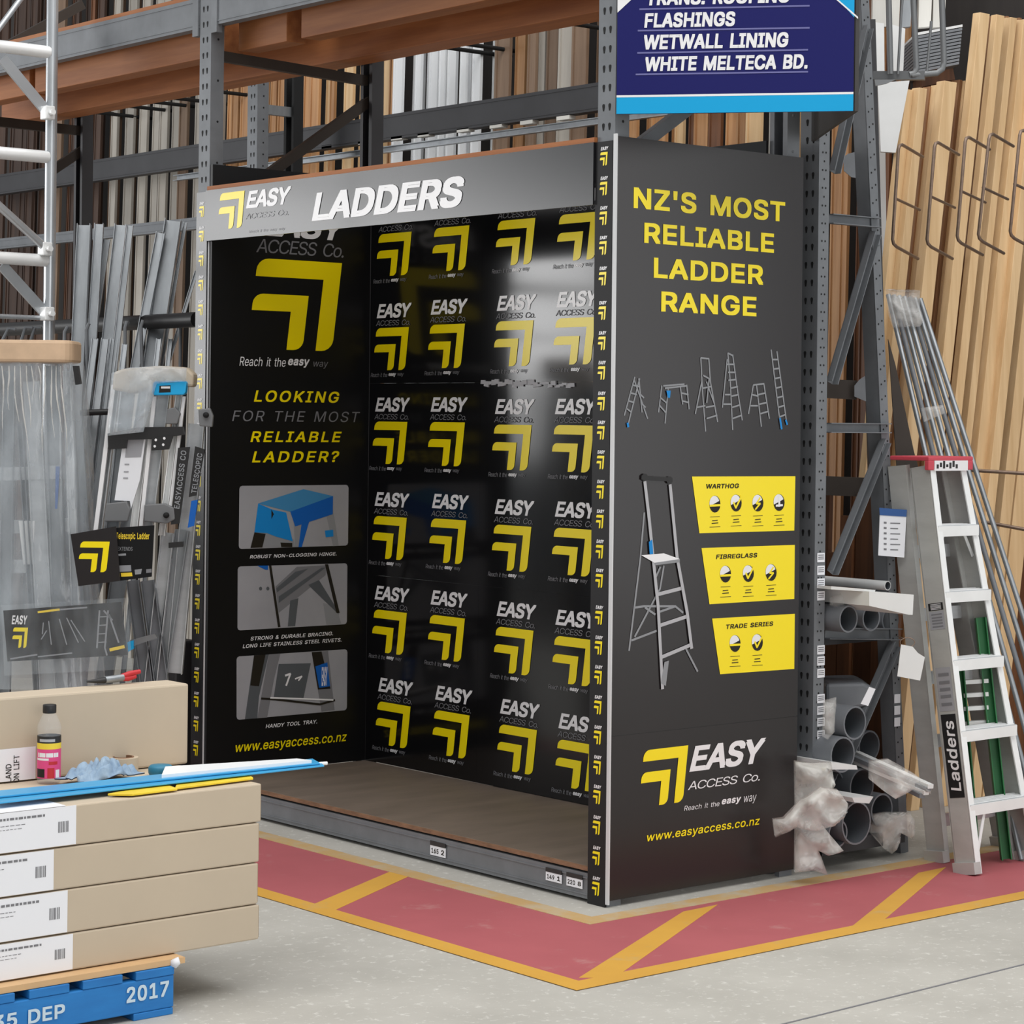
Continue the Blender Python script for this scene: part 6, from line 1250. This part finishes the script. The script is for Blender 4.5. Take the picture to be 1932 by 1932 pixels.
# dark sheet and tags by the sloping leg
slab(MB(), [(1676, 640), (1690, 690), (1724, 850), (1748, 940), (1722, 985), (1696, 980), (1692, 880)], 8.35, .012).build('dark_sheet', 'rack_brown', label='dark narrow sheet leaning between the sloping leg and the conduits', cat='sheet')
dT = (onY(1660, 1010, .0)-CAM).dot(FW)
tg = thing('hanging_tag', at(1684, 1052, dT), 'white information tag with blue header hanging on the sloping leg', 'tag')
slab(MB(), [(1660, 971), (1710, 974), (1706, 1052), (1657, 1048)], dT, .004).build('card', 'paper', tg); slab(MB(), [(1659, 958), (1711, 962), (1710, 975), (1660, 972)], dT-.002, .006).build('header', 'tag_blue', tg)
PT_ = Plane(at(1684, 1010, dT), (RT0.x, RT0.y)); mb = MB()
for k, y in enumerate((986, 996, 1006, 1016, 1026, 1036)): px_line(mb, PT_, [(1668, y), (1672, y+.3)], 3.5, 0, .001); px_line(mb, PT_, [(1680, y+1), (1698-4*(k % 2), y+1.5)], 2, 0, .001)
mb.build('card_print', 'dim_print', tg)
dT2 = 7.72
tg = thing('hanging_tag', at(1718, 1284, dT2), 'crooked grey white tag on a wire loop low on the sloping leg', 'tag')
slab(MB(), [(1700, 1216), (1722, 1220), (1732, 1232), (1745, 1240), (1736, 1284), (1693, 1276)], dT2, .004).build('card', 'pvc_white', tg)
MB().tube([at(1702+14*math.sin(a)+10, 1212-9*math.cos(a), dT2+.002) for a in [k*.5 for k in range(-6, 7)]], .0016, 6).build('wire_loop', 'steel_wire', tg)
MB().tube([onY(1693, 1200, .022), at(1705, 1205, dT2+.01)], .0018, 6).build('hook_wire', 'steel_wire', tg)
# ---------------- conduits
for k in range(7):
    f = k/6; a = (1676+60*f, 556+8*f); b = (1752+86*f, 878); d0, d1 = 8.75, 8.5
    p = at(*a, d0); q = at(*b, d1); q = q+(q-p)*((q.z-.005)/(p.z-q.z)*.999)
    p = at(*a, d0-.01*(k % 2)); MB().tube([q, p], .0098, 12).build('conduit', 'pvc_grey' if k % 3 == 1 else 'galvanised', label='thin grey conduit in the bundle leaning behind the stepladder', cat='conduit', group='bundle of leaning conduits')
crumple([(1672, 546), (1686, 545), (1700, 552), (1736, 548), (1734, 580), (1742, 606), (1736, 616), (1686, 618), (1678, 596)], 8.68, .03, .012, []).build('film_wrap', 'bag_film', label='crinkled clear film wrapped round the top of the conduits', cat='wrap')
crumple([(1738, 770), (1778, 764), (1782, 780), (1744, 796)], 8.5, .02, .008, []).build('film_wrap', 'bag_film', label='clear film tie halfway down the leaning conduits', cat='wrap')

# ---------------- timber boards standing in the side rack
random.seed(21)
bl_ = [(1664, 15, 168, 'pine_pale', .0, 'short pale board closest to the sloping leg'), (1681, 6, 168, 'board_brown', .03, 'sliver of brown board after the first short pale board'), (1688, 17, 165, 'pine_pale', -.03, 'short pale board with a notched top'), (1707, 12, 163, 'board_brown', .05, 'short brown strip after the first two pale boards'),
       (1721, 12, 160, 'pine_pale', .02, 'narrow short pale strip left of the medium board' if False else 'narrow short pale strip next to the medium board'), (1734, 26, 152, 'pine_pale', -.04, 'medium pale board below the hooped rack'),
       (1762, 8, 150, 'board_brown', .03, 'thin brown strip beside the medium board'), (1772, 9, 152, 'pine_pale', .02, 'thin pale strip in the step between short and tall boards'), (1787, 21, 23, 'pine_pale', -.05, 'tallest board at the step, thick and pale'), (1809, 8, 30, 'board_brown', .03, 'thin brown board behind the tallest thick board'), (1819, 17, 27, 'pine_pale', -.02, 'second tall pale board'), (1838, 7, 30, 'board_brown', .04, 'thin brown strip after the second tall board'),
       (1846, 14, 32, 'pine_pale', -.01, 'narrow tall pale strip'), (1862, 7, 33, 'board_brown', .03, 'narrow tall brown strip'), (1871, 21, 36, 'pine_pale', -.03, 'tall pale board with straight grain'), (1893, 6, 36, 'board_brown', .03, 'dull brown sliver beside the straight grained board'), (1900, 18, 28, 'pine_pale', -.06, 'tall pale board standing proud of its neighbours'), (1919, 8, 30, 'board_brown', .02, 'tall brown strip near the edge of the picture'), (1929, 21, 26, 'pine_pale', -.03, 'tall pale board cut by the edge of the picture'), (1952, 30, 30, 'pine_pale', -.02, 'outermost tall pale board')]
for i, (x6, w_, yt, m, dy, lb) in enumerate(bl_):
    Y = .62+dy; sl = -.108
    xt = x6+(yt-600)*sl; p = onY(xt, yt, Y+.06); q = onY(x6+(1100-600)*sl, 1100, Y); k = (q-p)/(p.z-q.z); q = p+k*(p.z-.0); q.z = 0
    dpx = (onY(x6+w_, 600, Y).x-onY(x6, 600, Y).x)-.006
    dd_ = random.uniform(.03, .045)
    b4 = [q, q+V((dpx, 0, 0)), q+V((dpx, dd_, 0)), q+V((0, dd_, 0))]; t4 = [c-q+p for c in b4]
    MB().hexa(b4, t4).build('timber_board', m, label=lb+' in the side rack', cat='timber board', group='timber boards in the side rack', bevel=.002)
MB().box((2.22, .76, 0), (3.2, .80, 2.2)).build('back_panel', 'moulding_dark', label='dark brown board panel behind the standing timber boards', cat='panel')
# bent wire dividers
for i, (x0, y0, x1, y1) in enumerate(((1695, 274, 1684, 462), (1763, 270, 1749, 462), (1821, 260, 1806, 455), (1866, 254, 1846, 452), (1924, 247, 1906, 446))):
    d = 8.55; wd_ = thing('wire_divider', at(x1, y1, d), ['bent wire divider beside the sloping leg', 'bent wire divider over the medium pale board', 'bent wire divider on the tallest thick board', 'bent wire divider on the second tall board', 'bent wire divider at the edge of the picture'][i]+' in the side rack', 'wire divider', 'bent wire dividers')
    G = lambda x, y, k: at(x, y, d+.34*k)
    MB().tube([G(x0+46, y0+22, 1), G(x0+7, y0-1, .1), G(x0+2, y0+1, .02), G(x0, y0+8, 0), G(x1, y1-10, 0), G(x1+2, y1-2, .02), G(x1+8, y1+4, .1), G(x1+48, y1+26, 1)], .0062, 8).build('hoop', 'steel_wire', wd_)
    ym = y0+100; xm = x0+(x1-x0)*.52; MB().tube([G(xm-1, ym, 0), G(xm+46, ym+22, 1)], .0055, 8).build('cross_wire', 'steel_wire', wd_)
for i, (a, b) in enumerate((((1830, 887), (1945, 894)), ((1852, 984), (1945, 1001)))):
    MB().tube([at(*a, 8.7), at(*b, 8.62)], .007, 8).build('wire_rail', 'steel_wire', label=['upper', 'lower'][i]+' horizontal wire rail across the standing timber boards', cat='rail', group='wire rails of the side rack')
# hairpin rack bolted to the sloping leg
hr = thing('hairpin_rack', at(1700, 150, 8.3), 'grey hairpin rod rack bolted high on the sloping leg', 'rack')
MB().bar(at(1648, 143, 8.25), at(1745, 143, 8.2), .03, .03).build('base_bar', 'wire_grey', hr); slab(MB(), [(1650, 150), (1690, 150), (1672, 158), (1652, 162)], 8.2, .01).build('bracket', 'wire_grey', hr)
for pts in ([(1676, -30), (1680, 140)], [(1704, -20), (1700, 30), (1694, 140)], [(1722, -30), (1729, 128), (1726, 138), (1716, 141)], [(1757, 40), (1752, 100), (1748, 140)], [(1776, -30), (1781, 118), (1778, 130), (1768, 138), (1720, 142)]):
    MB().tube([at(x, y, 8.2) for x, y in pts], .011 if pts[0][0] in (1676, 1722, 1776) else .005, 10).build('rod', 'wire_grey', hr)
# stock behind the hairpin rack
def stk(pts, d, th, m, nm, lb, cat, gp=None): slab(MB(), pts, d, th).build(nm, m, label=lb, cat=cat, group=gp)
stk([(1656, 156), (1716, 152), (1690, 288), (1662, 286)], 9.05, .03, 'pvc_white', 'white_board', 'white panel standing behind the top of the short boards', 'panel')
stk([(1652, 42), (1668, 44), (1674, 600), (1694, 1480), (1686, 1480), (1660, 600)], 9.3, .03, 'pvc_white', 'white_board', 'narrow white panel next to the sloping leg inside the hairpin rack', 'panel')
stk([(1680, 45), (1708, 54), (1704, 138), (1682, 138)], 9.35, .03, 'pvc_white', 'white_board', 'white panel with small handwriting marks inside the hairpin rack', 'panel')
for k, (a, b) in enumerate(((1648, 1676), (1677, 1700), (1702, 1722), (1735, 1760), (1762, 1786))):
    stk([(a, -40), (b, -40), (b-4, 50), (a-2, 52)], 9.5, .04, 'moulding_white' if k != 2 else 'galvanised', 'pale_profile', 'pale upright profile above the hairpin rack stock', 'profile', 'pale upright profiles')
sk = thing('sheet_stack', at(1770, 140, 9.3), 'stack of thin grey sheets with white top behind the hairpin rack', 'sheet stack')
for k in range(12):
    y = 62+6.4*k; slab(MB(), [(1728, y), (1816-k*.6, y-16), (1816-k*.6, y-11.5), (1728, y+5)], 9.3, .35).build('sheet', 'pvc_grey' if k else 'pvc_white', sk)
stk([(1738, 140), (1798, 128), (1802, 150), (1740, 164)], 9.4, .2, 'moulding_dark', 'timber_block', 'dark timber block under the stack of grey sheets', 'block')
MB().chan(at(1855, 12, 10.2), at(1990, -14, 9.9), .06, .05, .005, FW).build('steel_rail', 'galvanised', label='pale steel rail end above the tall timber boards', cat='rail')

# dark mouldings standing low behind the pipes
random.seed(4); y = .14
for k in range(8):
    w_ = random.uniform(.05, .09); h = random.uniform(1.0, 1.32); x = 1.50+random.uniform(0, .03)
    MB().hexa([(x, y, 0), (x+.02, y, 0), (x+.02, y+w_, 0), (x, y+w_, 0)], [(x+.05, y+.02, h), (x+.07, y+.02, h), (x+.07, y+.02+w_, h), (x+.05, y+.02+w_, h)]).build('timber_board', 'moulding_dark', label='short dark brown board standing low behind the pile of pipes', cat='timber board', group='short dark boards behind the pipes'); y += w_+.006

PB2 = Plane((0, .0265, 0), (1, 0))
for y in (1318, 1340, 1362):
    a, b = PB2.hit(1687, y+9), PB2.hit(1698, y-9); mb = MB(); mb.poly([PB2.pt(a[0], a[1], .0004), PB2.pt(b[0], a[1], .0004), PB2.pt(b[0], b[1], .0004), PB2.pt(a[0], b[1], .0004)], PB2.n, .0012)
    mb.build('price_ticket', 'paper', label='tiny white price ticket low on the sloping leg', cat='price ticket', group='tickets on the sloping leg')
